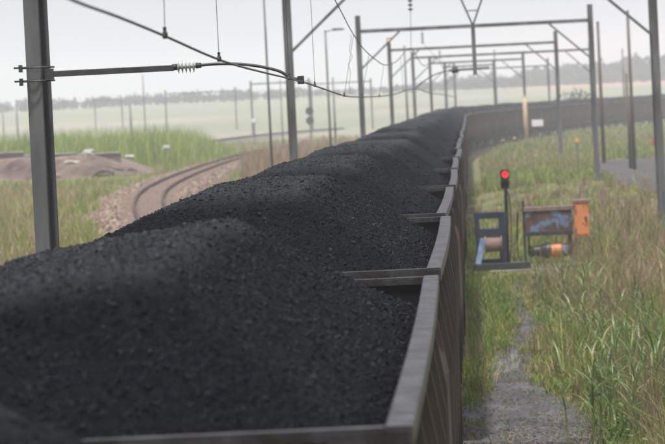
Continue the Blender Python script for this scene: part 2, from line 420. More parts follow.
def mesh_rail(sx, k, n):
    y0 = -BODY / 2 + BODY * k / n + (0.003 if k else 0); y1 = -BODY / 2 + BODY * (k + 1) / n - (0.003 if k < n - 1 else 0)
    mb = MB(); pts = [(y0 + (y1 - y0) * q / 3) for q in range(4)]
    prof = [(HALF - .100, RIMZ - .09), (HALF - .004, RIMZ - .09), (HALF, RIMZ - .083), (HALF, RIMZ - .007), (HALF - .007, RIMZ), (HALF - .093, RIMZ), (HALF - .100, RIMZ - .007)]
    vs = []; m = len(prof)
    for y in pts: vs += [(sx * (a + bow(y)), y, z) for a, z in prof]
    fs = [(i * m + j, i * m + (j + 1) % m, (i + 1) * m + (j + 1) % m, (i + 1) * m + j) for i in range(3) for j in range(m)]
    fs += [tuple(range(m))[::-1], tuple(range(3 * m, 4 * m))]
    if sx > 0: fs = [f[::-1] for f in fs]
    return mb.add(vs, fs).mesh('top_rail', M['rim'])
def mesh_rib(sx):
    mb = MB(); d0, d1 = HALF - 0.091, HALF + 0.02
    # stake: wide at the sill, narrow under the rim
    z0, zm, z1 = 0.98, RIMZ - .72, RIMZ - 0.093
    for (za, zb, wa, wb, ea, eb) in ((z0, zm, .13, .12, d1, d1), (zm, z1, .12, .06, d1, HALF - .085)):
        vs = [(sx * d0, -wa, za), (sx * ea, -wa * .7, za), (sx * ea, wa * .7, za), (sx * d0, wa, za),
              (sx * d0, -wb, zb), (sx * eb, -wb * .7, zb), (sx * eb, wb * .7, zb), (sx * d0, wb, zb)]
        fs = [(3, 2, 1, 0), (4, 5, 6, 7), (0, 1, 5, 4), (1, 2, 6, 5), (2, 3, 7, 6)]
        if sx < 0: fs = [f[::-1] for f in fs]
        mb.add(vs, fs)
    return mb.mesh('rib', M['side'])
def mesh_bogie():
    mb = MB()
    for s in (-1, 1):
        x = s * .78
        mb.add([(x - .06, -1.25, .38), (x + .06, -1.25, .38), (x + .06, -1.25, .56), (x - .06, -1.25, .56), (x - .06, -.4, .28), (x + .06, -.4, .28), (x + .06, -.4, .72), (x - .06, -.4, .72),
                (x - .06, .4, .28), (x + .06, .4, .28), (x + .06, .4, .72), (x - .06, .4, .72), (x - .06, 1.25, .38), (x + .06, 1.25, .38), (x + .06, 1.25, .56), (x - .06, 1.25, .56)],
               [(0, 1, 2, 3), (15, 14, 13, 12)] + [(4 * i + j, 4 * i + 4 + j, 4 * i + 4 + (j + 1) % 4, 4 * i + (j + 1) % 4) for i in range(3) for j in range(4)])
    mb.box((-.72, -.2, .42), (.72, .2, .80))
    return mb.mesh('bogie', M['under'])
def mesh_wheels():
    mb = MB()
    mb.tube([(-.86, 0, .43), (.86, 0, .43)], .07, 8)
    for s in (-1, 1): mb.tube([(s * .5, 0, .43), (s * .60, 0, .43)], .43, 20)
    return mb.mesh('wheelset', M['under'])
ms_side = {s: mesh_side(s) for s in (-1, 1)}
ms_rail = {(s, k): mesh_rail(s, k, 4) for s in (-1, 1) for k in range(4)}
ms_rail1 = {s: mesh_rail(s, 0, 1) for s in (-1, 1)}
ms_rib = {s: mesh_rib(s) for s in (-1, 1)}
ms_end = MB().box((-HALF + .11, -.01, 1.02), (HALF - .11, .01, RIMZ - .04)).mesh('end_panel', M['inner'])
ms_endbar = MB().box((-HALF + .101, -.042, RIMZ - .05), (HALF - .101, .042, RIMZ - .003)).mesh('end_rail', M['rim'])
ms_gusset = MB().add([(HALF - .30, -.052, RIMZ - .012), (HALF - .012, -.052, RIMZ - .012), (HALF - .012, -.052, RIMZ - .22), (HALF - .12, -.052, RIMZ - .22), (HALF - .30, -.052, RIMZ - .1),
                      (HALF - .30, -.043, RIMZ - .012), (HALF - .012, -.043, RIMZ - .012), (HALF - .012, -.043, RIMZ - .22), (HALF - .12, -.043, RIMZ - .22), (HALF - .30, -.043, RIMZ - .1)],
                     [(4, 3, 2, 1, 0), (5, 6, 7, 8, 9)] + [(i, (i + 1) % 5, 5 + (i + 1) % 5, 5 + i) for i in range(5)]).mesh('corner_gusset', M['rim'])
ms_sill = MB().box((-HALF + .12, -BODY / 2 + .02, .92), (HALF - .12, BODY / 2 - .02, 1.015)).box((-.2, -BODY / 2 - .1, .76), (.2, BODY / 2 + .1, .915)).mesh('underframe', M['under'])
ms_coupler = MB().box((-.09, -.52, .78), (.09, 0, .94)).box((-.14, -.56, .74), (.12, -.40, .98)).mesh('coupler', M['under'])
ms_bogie = mesh_bogie(); ms_wheels = mesh_wheels()
ORD = ['', 'first', 'second', 'third', 'fourth', 'fifth', 'sixth', 'seventh', 'eighth', 'ninth', 'tenth', 'eleventh', 'twelfth']

def wagon(i, sc, off=0.0, yaw=0.0):
    p, a = track(sc)
    p = p + Vector((off * math.cos(a), -off * math.sin(a), 0))
    w_ = empty('coal_wagon', p, -a + yaw, cat='coal wagon')
    if i == 0: w_['label'] = 'open coal wagon under the camera, only its heap showing in the bottom corner'
    elif i == 1: w_['label'] = 'first whole open coal wagon, its end rail crossing the bottom of the photo'
    elif i <= 12: w_['label'] = f'brown-grey open coal wagon, {ORD[i]} in line counting from the bottom of the photo'
    elif sc < S0 + 10: tag(w_, 'far coal wagon on the straight, overlapped by its neighbours before the bend', group='far wagons on the straight')
    else: tag(w_, 'hazy brown coal wagon seen side-on in the distant bend', group='wagons in the distant bend')
    if i <= 12: w_['group'] = 'near wagons of the coal train'
    for s in (-1, 1):
        link('side_panel', ms_side[s], w_)
        if i <= 4:
            for k in range(4): link('top_rail', ms_rail[(s, k)], w_)
        else: link('top_rail', ms_rail1[s], w_)
        if s == 1 or 1 <= i <= 3:
            n = 7
            for k in range(n):
                y = -BODY / 2 + .12 + (BODY - .24) * k / (n - 1)
                r = link('rib', ms_rib[s], w_); r.location = (s * bow(y), y, 0)
        e = link('end_panel', ms_end, w_); e.location.y = s * (BODY / 2 - .06)
        e = link('end_rail', ms_endbar, w_); e.location.y = s * (BODY / 2 - .045)
        if i <= 6:
            g = link('corner_gusset', ms_gusset, w_); g.location.y = s * BODY / 2; g.rotation_euler.z = 0 if s < 0 else math.pi
            c = link('coupler', ms_coupler, w_); c.location.y = s * BODY / 2; c.rotation_euler.z = 0 if s < 0 else math.pi
        b = link('bogie', ms_bogie, w_); b.location.y = s * 3.9
        for q in (-1, 1):
            ww = link('wheelset', ms_wheels, b); ww.location.y = q * .9
    link('underframe', ms_sill, w_)
    return w_

# heaps of coal: height above the rim as a function of place in the wagon (u across, v along, near end at v = 0)
def heap(u, v, sd, near=.2, far=.2, top=0.5, cx=0.10, tight=0.0, lit_slack=False, tilt=0.0, rlow=0.0):
    prm = np.random.default_rng(100 + sd)
    dR = (HALF - .10) - u; dL = u + (HALF - .10)
    wob = fbm(u * .9 + sd * 7, v * .6, 40 + sd, 3)
    nz = vnoise(v * .55, u * 0 + 3, sd) - .5; nq = vnoise(v * .5, u * 0 + 9, sd) - .5
    a = -.18 - rlow + dR * (0.76 + .08 * nz) + wob * .10
    b = .10 + dL * (0.42 + .10 * nq) + wob * .12
    c = -.36 + v * near + wob * .16 + .02 * u
    d = -.42 + (BODY - v) * far + wob * .16
    e = top + .012 * np.sin(v * 1.3 + sd) + wob * .06 - 0.02 * np.abs(u - cx) ** 2 - tilt * np.maximum(.5 - u, 0)
    k = 75.0
    s = -np.log(np.exp(-k * a) + np.exp(-k * b) + np.exp(-k * c) + np.exp(-k * d) + np.exp(-k * e)) / k
    if lit_slack:
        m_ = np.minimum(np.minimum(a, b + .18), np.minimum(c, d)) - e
        return s, sst(-.13, .04, m_ + wob * .12) * (.72 + .3 * vnoise(u * 3, v * 3, sd + 5))  # mask of the flat tops, for their dust and painted light
    return s + tight
def coal(i, w_, res, lumps, lump_px, **kw):
    n1 = int(2.69 / res); n2 = int((BODY - .16) / res)
    u = np.linspace(-1.345, 1.347, n1); v = np.linspace(.075, BODY - .075, n2)
    uu, vv = np.meshgrid(u, v)
    hh, sl_ = heap(uu, vv, i, lit_slack=True, **kw)
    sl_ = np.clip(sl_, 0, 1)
    if res < .05:
        hh = hh + fbm(uu * 9, vv * 9, 60 + i, 3) * .035 + fbm(uu * 50, vv * 50, 70 + i, 2) * .034
    else: hh = hh + fbm(uu * 4, vv * 4, 60 + i, 4) * .11
    idx = (np.arange(n2 - 1)[:, None] * n1 + np.arange(n1 - 1)[None, :]).ravel()
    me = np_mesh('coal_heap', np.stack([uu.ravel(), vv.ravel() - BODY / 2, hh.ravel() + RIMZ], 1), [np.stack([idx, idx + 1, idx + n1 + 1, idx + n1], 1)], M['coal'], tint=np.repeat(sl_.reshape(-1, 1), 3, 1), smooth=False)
    o = link('coal_heap', me); o.location = w_.location; o.rotation_euler = w_.rotation_euler
    if lumps:
        rg = np.random.default_rng(500 + i)
        lu = rg.uniform(-1.05 if i == 1 else -1.25, 1.34, lumps); lv = rg.uniform(.09, BODY - .09, lumps)
        if i == 0: lv = rg.uniform(BODY - 5, BODY - .1, lumps); lu = rg.uniform(-1.25, 1.34, lumps)
        hz_, ls_ = heap(lu, lv, i, lit_slack=True, **kw)
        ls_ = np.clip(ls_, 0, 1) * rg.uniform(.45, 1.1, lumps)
        lz = hz_ + fbm(lu * 9, lv * 9, 60 + i, 3) * .035 + fbm(lu * 50, lv * 50, 70 + i, 2) * .034
        size = lump_px * np.clip(rg.pareto(2.6, lumps) * .4 + .6, 0, 2.0)
        base = np.array([(-1, -1, -1), (1, -1, -1), (1, 1, -1), (-1, 1, -1), (-1, -1, 1), (1, -1, 1), (1, 1, 1), (-1, 1, 1)], float) * .5
        q = rg.normal(size=(lumps, 4)); q /= np.linalg.norm(q, axis=1)[:, None]; a_, b_, c_, d_ = q.T
        rm = np.stack([np.stack([1 - 2 * (c_**2 + d_**2), 2 * (b_*c_ - a_*d_), 2 * (b_*d_ + a_*c_)], 1),
                       np.stack([2 * (b_*c_ + a_*d_), 1 - 2 * (b_**2 + d_**2), 2 * (c_*d_ - a_*b_)], 1),
                       np.stack([2 * (b_*d_ - a_*c_), 2 * (c_*d_ + a_*b_), 1 - 2 * (b_**2 + c_**2)], 1)], 1)
        pts = base[None] + rg.uniform(-.22, .22, (lumps, 8, 3))
        pts = pts * rg.uniform(.55, 1.25, (lumps, 1, 3)) * size[:, None, None]
        pts = np.einsum('nij,nkj->nki', rm, pts) + np.stack([lu, lv - BODY / 2, lz + RIMZ + size * .12], 1)[:, None, :]
        ff = np.array([(3, 2, 1, 0), (4, 5, 6, 7), (0, 1, 5, 4), (1, 2, 6, 5), (2, 3, 7, 6), (3, 0, 4, 7)])
        ff = (np.arange(lumps)[:, None, None] * 8 + ff[None]).reshape(-1, 4)
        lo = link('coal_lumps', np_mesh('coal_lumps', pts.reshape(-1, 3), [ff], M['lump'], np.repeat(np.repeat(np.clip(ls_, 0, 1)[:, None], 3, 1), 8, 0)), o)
        lo['kind'] = 'stuff'
    return o

HP = {0: dict(near=.25, far=.50, top=.38, cx=0, rlow=.26), 1: dict(near=.50, far=.245, top=.54, cx=.3, tilt=.10), 2: dict(near=.46, far=.25, top=.54, cx=.2), 3: dict(near=.46, far=.27, top=.51, cx=.1)}
RES = {0: .03, 1: .0155, 2: .0155, 3: .023, 4: .032, 5: .045, 6: .05, 7: .055, 8: .06}
LUMPS = {0: (7000, .014), 1: (47000, .0110), 2: (36000, .0112), 3: (11000, .0135), 4: (5000, .015)}
OFFS = {0: (0, 0), 1: (.0, 0.0), 2: (.012, -.0012), 3: (-.02, -.003), 4: (.012, .002)}
far_heaps = []
i = 0
while True:
    sc = NEAR0 + BODY / 2 + (i - 1) * PITCH
    p, a = track(sc)
    if p.x > 0 and p.x / p.y > (690 - 469) / FPX: break
    off, yaw = OFFS.get(i, (random.uniform(-.025, .025), random.uniform(-.0025, .0025)))
    w_ = wagon(i, sc, off, yaw)
    if i <= 8 or len(far_heaps) < 5:
        o = coal(i, w_, RES.get(i, .07 if i < 14 else .13), *LUMPS.get(i, (0, 0)), **HP.get(i, dict(near=random.uniform(.40, .52), far=random.uniform(.25, .32), top=random.uniform(.42, .55), cx=random.uniform(0, .3))))
        if i > 8: far_heaps.append(o)
    else:
        o = link('coal_heap', far_heaps[i % 5].data); o.location = w_.location; o.rotation_euler = w_.rotation_euler
    tag(o, cat='coal heap')
    if i == 0: o['label'] = 'blurred black coal heap cut off by the bottom corner of the photo'
    elif i <= 12: o['label'] = f'long heap of black coal filling the {ORD[i]} wagon from the bottom of the photo'
    elif sc < S0 + 10: tag(o, 'far coal heap merging with its neighbours along the straight train', group='far heaps on the straight')
    else: tag(o, 'thin dark coal heap on a wagon in the distant bend', group='heaps in the distant bend')
    if i <= 12: o['group'] = 'near coal heaps'
    i += 1
N_WAGONS = i

# ------------------------------------------------------------------ curved track on the left
def on_plane(px, py, z):
    d = ROT @ _cam_dir(px, py); y = (z - HC) / (d.z / d.y); return Vector((d.x / d.y * y, y, z))
LZ = 1.0
railL = [(168, 262), (150, 236), (140.5, 224), (134.5, 210), (132, 200), (136.5, 190), (146.6, 183.6), (173, 173.5), (205, 161.5), (234, 153.5), (262, 148), (300, 142)]
railR = [(205, 250), (178, 226), (167, 210), (162, 201), (163, 192), (175, 183), (195, 174), (221.6, 163.5), (250, 155.5), (264, 152), (300, 145.5)]
mid = []
for (px, py) in [(186, 256), (164, 230), (152.5, 216), (147.5, 206), (147, 198), (151, 189.5), (162, 182.5), (184, 173.6), (213, 162.5), (243, 154), (263, 150), (300, 143.8)]:
    mid.append(on_plane(px, py, LZ))
def smooth_path(p, n=10):
    out = []
    for k in range(len(p) - 1):
        a = p[max(k - 1, 0)]; b = p[k]; c = p[k + 1]; d = p[min(k + 2, len(p) - 1)]
        for q in range(n):
            t_ = q / n; out.append(0.5 * ((2 * b) + (c - a) * t_ + (2 * a - 5 * b + 4 * c - d) * t_**2 + (3 * b - a - 3 * c + d) * t_**3))
    out.append(p[-1]); return out
for _ in range(2): mid = [mid[0]] + [(mid[k - 1] + 2 * mid[k] + mid[k + 1]) / 4 for k in range(1, len(mid) - 1)] + [mid[-1]]
lp = smooth_path(mid)
LPX = np.array([p.x for p in lp]); LPY = np.array([p.y for p in lp])
t = empty('railway_track', lp[0], label='empty rusty narrow track curving through brown ballast left of the train', cat='railway track')
rel = [p - lp[0] for p in lp]
MB().sweep([p + Vector((0, 0, -.17)) for p in rel], [(-3.9, -.55), (2.1, -.55), (1.3, 0), (-1.4, -.02)]).build('ballast_bed', M['ballast'], t)
for s in (-1, 1):
    x = s * .5335
    MB().sweep([p + Vector((0, 0, -.16)) for p in rel], [(x - .07, 0), (x + .07, 0), (x + .05, .19), (x - .05, .19)]).build('rail', M['rail'], t)
mb = MB(); acc = 0
for k in range(len(rel) - 1):
    d = (rel[k + 1] - rel[k]); L = d.length; d = d / L; sx = Vector((d.y, -d.x, 0))
    while acc < L:
        c = rel[k] + d * acc + Vector((0, 0, -.15)); mb.bar(c - sx * 1.05, c + sx * 1.05, .24, .10); acc += .66
    acc -= L
sl = mb.build('sleepers', M['sleeper'], t); sl['kind'] = 'stuff'
n = 9000; kk = rng.integers(0, len(rel) - 1, n); la = rng.uniform(-2.9, 1.7, n); fr_ = rng.random(n); ss = rng.uniform(.035, .10, n)
vs = np.zeros((n, 5, 3))
for q in range(n):
    a_ = rel[kk[q]]; b_ = rel[kk[q] + 1]; d = (b_ - a_).normalized(); c = a_.lerp(b_, fr_[q]) + Vector((d.y, -d.x, 0)) * la[q]
    zz = -.17 - max(0, abs(la[q]) - 1.4) * (.22 if la[q] < 0 else .45)
    vs[q] = np.array([(-1, -1, -.3), (1, -1, -.3), (1, 1, -.3), (-1, 1, -.3), (.2, -.1, 1.1)]) * ss[q] * rng.uniform(.6, 1.3, 3) + np.array([c.x, c.y, zz])
o5 = np.arange(n)[:, None] * 5
ct = np.array([(.17, .12, .085), (.25, .18, .135), (.10, .072, .055), (.31, .245, .20)])[rng.integers(0, 4, n)]
st_ = link('ballast_stones', np_mesh('ballast_stones', vs.reshape(-1, 3), [np.concatenate([o5 + np.array([[a_, (a_ + 1) % 4, 4]]) for a_ in range(4)])], M['chip'], np.repeat(ct, 5, 0)), t); st_['kind'] = 'stuff'

# second, farther track band beyond it
fp = [on_plane(x, y, .95) for x, y in ((196, 143), (222, 139.5), (262, 134.5), (300, 131), (340, 128))]
t = empty('railway_track', fp[0], label='faint dark far track beyond the curved one, near the signal discs', cat='railway track')
fr = [p - fp[0] for p in smooth_path(fp, 6)]
MB().sweep([p + Vector((0, 0, -.15)) for p in fr], [(-2.6, -.5), (2.6, -.5), (1.5, 0), (-1.5, 0)]).build('ballast_bed', M['darkconcrete'], t)
for s in (-1, 1): MB().sweep([p + Vector((0, 0, -.148)) for p in fr], [(s * .55 - .07, 0), (s * .55 + .07, 0), (s * .55 + .04, .2), (s * .55 - .04, .2)]).build('rail', M['rail'], t)

# ------------------------------------------------------------------ eroded bank, parapet, culvert and rocks on the left
YB = 235.0
bank_pts = []
ub = np.linspace(-44, -19.5, 60); vb = np.linspace(0, 1, 22)
bu, bv = np.meshgrid(ub, vb)
topz = 1.42 * sst(-19.8, -24.5, bu) * (0.93 + .1 * vnoise(bu * .7, bu * 0, 4))
by = YB - 4.2 * (1 - bv) + fbm(bu * .9, bv * 4, 8, 4) * 1.4 + 0.10 * (bu + 30)
bz = gz(bu, by) - .25 + (topz + .25) * sst(0.0, 0.85, bv + fbm(bu * .8, bv * 5, 6, 4) * .4)
bi = (np.arange(21)[:, None] * 60 + np.arange(59)[None, :]).ravel()
vt = np.stack([bu.ravel(), by.ravel(), bz.ravel()], 1)
bback = vt[-60:].copy(); bback[:, 1] += 7; bback2 = bback.copy(); bback2[:, 1] += 5; bback2[:, 2] -= 2
allv = np.concatenate([vt, bback, bback2]); nb0 = 22 * 60
f2 = np.array([(21 * 60 + k, 21 * 60 + k + 1, nb0 + k + 1, nb0 + k) for k in range(59)] + [(nb0 + k, nb0 + k + 1, nb0 + 60 + k + 1, nb0 + 60 + k) for k in range(59)])
tag(link('earth_bank', np_mesh('earth_bank', allv, [np.stack([bi, bi + 1, bi + 61, bi + 60], 1), f2], M['bank'], smooth=False)), kind='structure')
def bank_top(x): return float(gz(x, YB)) + 1.42 * float(sst(-19.8, -24.5, x))
pw = empty('parapet_wall', (-31, YB + .8, 0), label='low sooty concrete wall running along the top of the eroded bank', cat='wall')
for k, (x0, x1) in enumerate(((-46, -40.2), (-40.15, -34.4), (-34.35, -28.6), (-28.55, -25.2), (-25.15, -22.4))):
    zt = bank_top((x0 + x1) / 2) - (.22 if k > 2 else 0)
    MB().box((x0 + 31, -.25, zt - .7), (x1 + 31, .25, zt + .30)).build('wall_block', M['darkconcrete'], pw, bevel=.03)
    MB().box((x0 + 31, -.33, zt + .302), (x1 + 31, .33, zt + .40)).build('coping', M['concrete'], pw, bevel=.02)
cpos = at(105, 180, YB - 3.2)
cv = empty('culvert_pipe', cpos, label='dark curved pipe mouth sticking out of the eroded bank', cat='pipe')
arc = [(-.75 * math.cos(a_) , -.2 - .25 * math.sin(a_), .62 * math.sin(a_)) for a_ in np.linspace(0, 2.5, 12)]
MB().tube(arc, .14, 10).build('pipe', M['darkconcrete'], cv, smooth=True)
MB().box((-.5, .15, -.45), (.55, .5, .35)).build('mouth', M['inner'], cv, bevel=.05)
def rock(p, sx, sy, sz, label, seed):
    rg = np.random.default_rng(seed); vs = []; fs = []; nu, nv = 10, 6
    for j in range(nv + 1):
        for k in range(nu):
            ph = math.pi * j / nv; th = 2 * math.pi * k / nu; rr = 1 + rg.uniform(-.22, .22)
            vs.append((sx * rr * math.sin(ph) * math.cos(th), sy * rr * math.sin(ph) * math.sin(th), sz * (rr * math.cos(ph) + .5)))
    for j in range(nv):
        for k in range(nu): fs.append((j * nu + k, (j + 1) * nu + k, (j + 1) * nu + (k + 1) % nu, j * nu + (k + 1) % nu))
    o = MB().add(vs, fs).build('rock', M['palerock']); o.location = p; tag(o, label, 'rock', 'pale rocks by the bank')
rock(at(89, 155, YB), .40, .32, .26, 'largest white rock on the bank beside the steel mast', 1)
rock(at(130, 157.5, YB - 1), .36, .3, .12, 'flat pale rock at the end of the low wall', 2)
rock(at(167, 149, 255), .3, .25, .18, 'pale rock in the grass nearest the curved track', 3)
rock(at(71, 163.5, YB - 3.4), .5, .3, .12, 'long pale stone lying on the bank right beside the mast', 5)

# ------------------------------------------------------------------ overhead line: masts, portals, wires
def hbeam(mb, x, y, z0, z1, wd=.2, dp=.2, th=.022, rz=0.0):
    c, s_ = math.cos(rz), math.sin(rz)
    def seg(a, b):
        vs = []
        for z in (z0, z1):
            for px_, py_ in ((a[0], a[1]), (b[0], a[1]), (b[0], b[1]), (a[0], b[1])): vs.append((x + px_ * c - py_ * s_, y + px_ * s_ + py_ * c, z))
        mb.add(vs, [(3, 2, 1, 0), (4, 5, 6, 7), (0, 1, 5, 4), (1, 2, 6, 5), (2, 3, 7, 6), (3, 0, 4, 7)])
    seg((-wd / 2, -dp / 2), (wd / 2, -dp / 2 + th)); seg((-wd / 2, dp / 2 - th), (wd / 2, dp / 2)); seg((-th / 2, -dp / 2 + th), (th / 2, dp / 2 - th))
    return mb

# near mast with its registration arm
Y1 = 40.7
mp = at(41, 120, Y1); mg = float(gz(mp.x, Y1))
ms_ = empty('catenary_mast', (mp.x, Y1, mg), label='large dark grey steel mast standing by the coal heap with a horizontal arm', cat='mast')
lz = lambda z: z - mg
MB_ = hbeam(MB(), 0, 0, -.3, 9.2, .195, .19, .026, R(-30)); MB_.build('mast_column', M['mast'], ms_, bevel=.004)
MB().box((-.35, -.35, -.4), (.35, .35, .05)).build('footing', M['concrete'], ms_)
for py in (67.5, 81.0):
    c = at(39, py, Y1); zc = lz(c.z); cl = empty('clamp', (0, 0, zc)); cl.parent = ms_
    ring = [(.172 * math.cos(a_) , .172 * math.sin(a_), 0) for a_ in np.linspace(0, 2 * math.pi, 25)]
    MB().tube(ring, .011, 6).build('band', M['darksteel'], cl)
    MB().box((-.255, -.15, -.006), (-.12, -.09, .014)).box((-.20, -.165, -.045), (-.165, -.075, .035)).build('bolt', M['darksteel'], cl)
pa = at(50, 74.3, Y1); pb = at(175, 68.0, Y1)
rl = lambda p: Vector((p.x - mp.x, p.y - Y1, p.z - mg))
arm = MB().bar(rl(pa) + Vector((0, -.17, 0)), rl(pb) + Vector((0, -.17, 0)), .07, .066).build('registration_arm', M['darksteel'], ms_, bevel=.006)
MB().box(tuple(rl(at(47.5, 80, Y1)) + Vector((0, -.21, 0))), tuple(rl(at(55, 68.5, Y1)) + Vector((0, -.12, 0)))).build('bracket', M['darksteel'], arm)
ia = rl(at(175, 67.3, Y1)) + Vector((0, -.17, 0)); ib = rl(at(200, 65.5, Y1)) + Vector((0, -.17, 0))
ins = empty('insulator', (0, 0, 0)); ins.parent = ms_
d = ib - ia
MB().tube([ia - d * .06, ia + d * .14], .035, 12).tube([ib - d * .12, ib + d * .10], [.034, .028], 12).build('end_cap', M['darksteel'], ins, smooth=True)
MB().tube([ia + d * .1, ib - d * .1], .024, 12).build('core', M['porcelain'], ins, smooth=True)
for k in range(5):
    c = ia + d * (.2 + .15 * k); dn = d.normalized()
    MB().tube([c - dn * .016, c - dn * .003, c + dn * .008], [.03, .078, .026], 20).build('shed', M['porcelain'], ins, smooth=True)
rod = [rl(at(x, y, Y1)) + Vector((0, -.17, 0)) for x, y in ((199, 65.6), (214, 64.2), (230, 63.8), (248, 64.8), (265, 67.3), (280, 71.2), (288, 75.8), (294, 78.6), (303, 78.8))]
MB().tube(smooth_path(rod, 5), .017, 8).build('steady_rod', M['darksteel'], ms_, smooth=True)
cw = rl(at(302, 80, Y1)) + Vector((0, -.17, 0))
MB().box(tuple(cw + Vector((-.04, -.03, -.045))), tuple(cw + Vector((.03, .03, .045)))).build('wire_clip', M['darksteel'], ms_)

# contact and messenger wires of the train's track
def polyline(pts): return [at(x, y, Y) for x, y, Y in pts]
CWP = [(28, -22, 13.69), (75, 1, 15.54), (120, 17.5, 17.76), (165, 36, 20.35), (215, 58, 24.79), (250, 69, 28.86), (303, 82, 40.7), (330, 91, 46.62), (347, 96.3, 54.76), (365, 96.8, 63.64), (382, 96, 74), (397, 93.5, 88.8), (415, 88.5, 111), (430, 93, 140.6), (440, 94, 174.6), (450, 96, 243.5), (457, 97, 333)]
MWP = [(335, 0, 44.4), (343, 15, 48.1), (352, 32, 52.54), (363, 48, 58.46), (375, 59, 65.86), (386, 65, 74), (398, 60, 92.5), (411, 48, 111), (424, 66, 140.6), (437, 58, 174.6), (447, 75, 210.9), (450, 70, 243.5), (458, 80, 333)]
cwp = smooth_path(polyline(CWP), 4); mwp = smooth_path(polyline(MWP), 4)
ol = empty('overhead_line', cwp[0], label='dark contact wire with droppers sweeping from the top edge over the coal train', cat='overhead line')
rc = lambda p: p - cwp[0]
MB().tube([rc(p) for p in cwp], [.006 + .00008 * p.y for p in cwp], 6).build('contact_wire', M['wire'], ol)
MB().tube([rc(p) for p in mwp], [.004 + .00007 * p.y for p in mwp], 6).build('messenger_wire', M['wire'], ol)
def cw_at(y):
    for a_, b_ in zip(cwp, cwp[1:]):
        if a_.y <= y <= b_.y: return a_.lerp(b_, (y - a_.y) / (b_.y - a_.y))
def mw_at(y):
    for a_, b_ in zip(mwp, mwp[1:]):
        if a_.y <= y <= b_.y: return a_.lerp(b_, (y - a_.y) / (b_.y - a_.y))
for y, lean in ((20.35, .03), (25.2, 0), (37, 0), (43.3, 0), (53.3, -.02), (62, 0), (72, 0), (83, 0), (96, 0)):
    c = cw_at(y); m_ = mw_at(y) or (c + Vector((lean + .0, 0, 1.5)))
    dr = MB().tube([rc(c), rc(m_)], .002 + .00002 * y, 5).build('dropper', M['wire'], ol)
    MB().tube([rc(c) + Vector((0, 0, -.015)), rc(c) + Vector((0, 0, .012)), rc(c) + Vector((0, 0, .03)), rc(c) + Vector((0, 0, .05))], [.012, .017, .009, .011], 8).build('clip', M['darksteel'], dr)
# slack feeder curl beside one dropper
q0 = at(352, 34, 53.3); q1 = at(351, 94, 54)
curl = [q0.lerp(q1, k / 14) + Vector((.03 * math.sin(k * 1.5) * (1 if 3 < k < 8 else .25) - .02, 0, 0)) for k in range(15)]
MB().tube([rc(p) for p in smooth_path(curl, 3)], .0028, 5).build('jumper_wire', M['wire'], ol)

def portal(Y, pl, pr, V, label, top=.75, drop=(1.65,), width=.2, braces=True, vpost=None, ins_x=None, ground_l=None, m='galv'):
    """two masts and a boom across the tracks; pl / pr are (x) of the masts, V boom height above the eye"""
    xl, xr = pl, pr
    bz_ = HC + V
    root = empty('catenary_portal', ((xl + xr) / 2, Y, 0), label=label, cat='portal')
    x0 = (xl + xr) / 2
    for x, s in ((xl, 1), (xr, -1)):
        g = float(gz(x, Y)); tp = bz_ + (top if not isinstance(top, tuple) else (top[0] if s > 0 else top[1]))
        mm = hbeam(MB(), x - x0, 0, g - .3, tp, width, width, .03, R(20)).build('mast', M[m], root)
        MB().box((x - x0 - .3, -.3, g - .3), (x - x0 + .3, .3, g + .12)).build('footing', M['concrete'], mm)
        if braces: MB().bar((x - x0 + s * .1, 0, bz_ - 1.75), (x - x0 + s * 1.95, 0, bz_ - .08), .085).build('brace', M[m], root)
    MB().bar((xl - x0 + .1, 0, bz_), (xr - x0 - .1, 0, bz_), .14, .17).build('boom', M[m], root)
    if vpost is not None:
        vx, vlow, vjoin = vpost; vx -= x0
        dp = MB().bar((vx, 0, HC + vjoin), (vx, 0, HC + vlow), .12).build('drop_post', M[m], root)
        for s in (-1, 1): MB().bar((vx, 0, HC + vjoin), (vx + s * .46, 0, bz_ - .07), .055).build('strut', M[m], dp)
        MB().bar((vx - .19, 0, HC + vjoin + .45), (vx + .19, 0, HC + vjoin + .45), .035).build('tie', M[m], dp)
    if ins_x is not None:
        ii_ = empty('insulator', (ins_x - x0, 0, bz_ - .1)); ii_.parent = root
        sc_ = max(1, Y / 200)
        MB().tube([(0, 0, 0), (0, 0, -.62)], .016 * sc_, 6).build('core', M['darksteel'], ii_)
        for k in range(4): MB().tube([(0, 0, -.14 - .13 * k), (0, 0, -.17 - .13 * k), (0, 0, -.20 - .13 * k)], [.03, .085, .05], 12).build('shed', M['darksteel'], ii_)
        mw = mw_at(Y)
        if mw is not None: MB().tube([(0, 0, -.6), (mw.x - ins_x, 0, min(mw.z - bz_ + .1, -.65))], .008 * sc_, 5).build('hanger', M['wire'], ii_)
    return root
YA, YBp, YC, YD, YE = 111.0, 175.0, 243.0, 290.0, 340.0
pa_ = portal(YA, at(291, 100, YA).x, at(657, 100, YA).x, 3.42, 'nearest portal, its masts framing the train with brace arms leaving the top edge', vpost=(at(474, 50, YA).x, .70, 2.18), ins_x=at(410, 0, YA).x, width=.21)
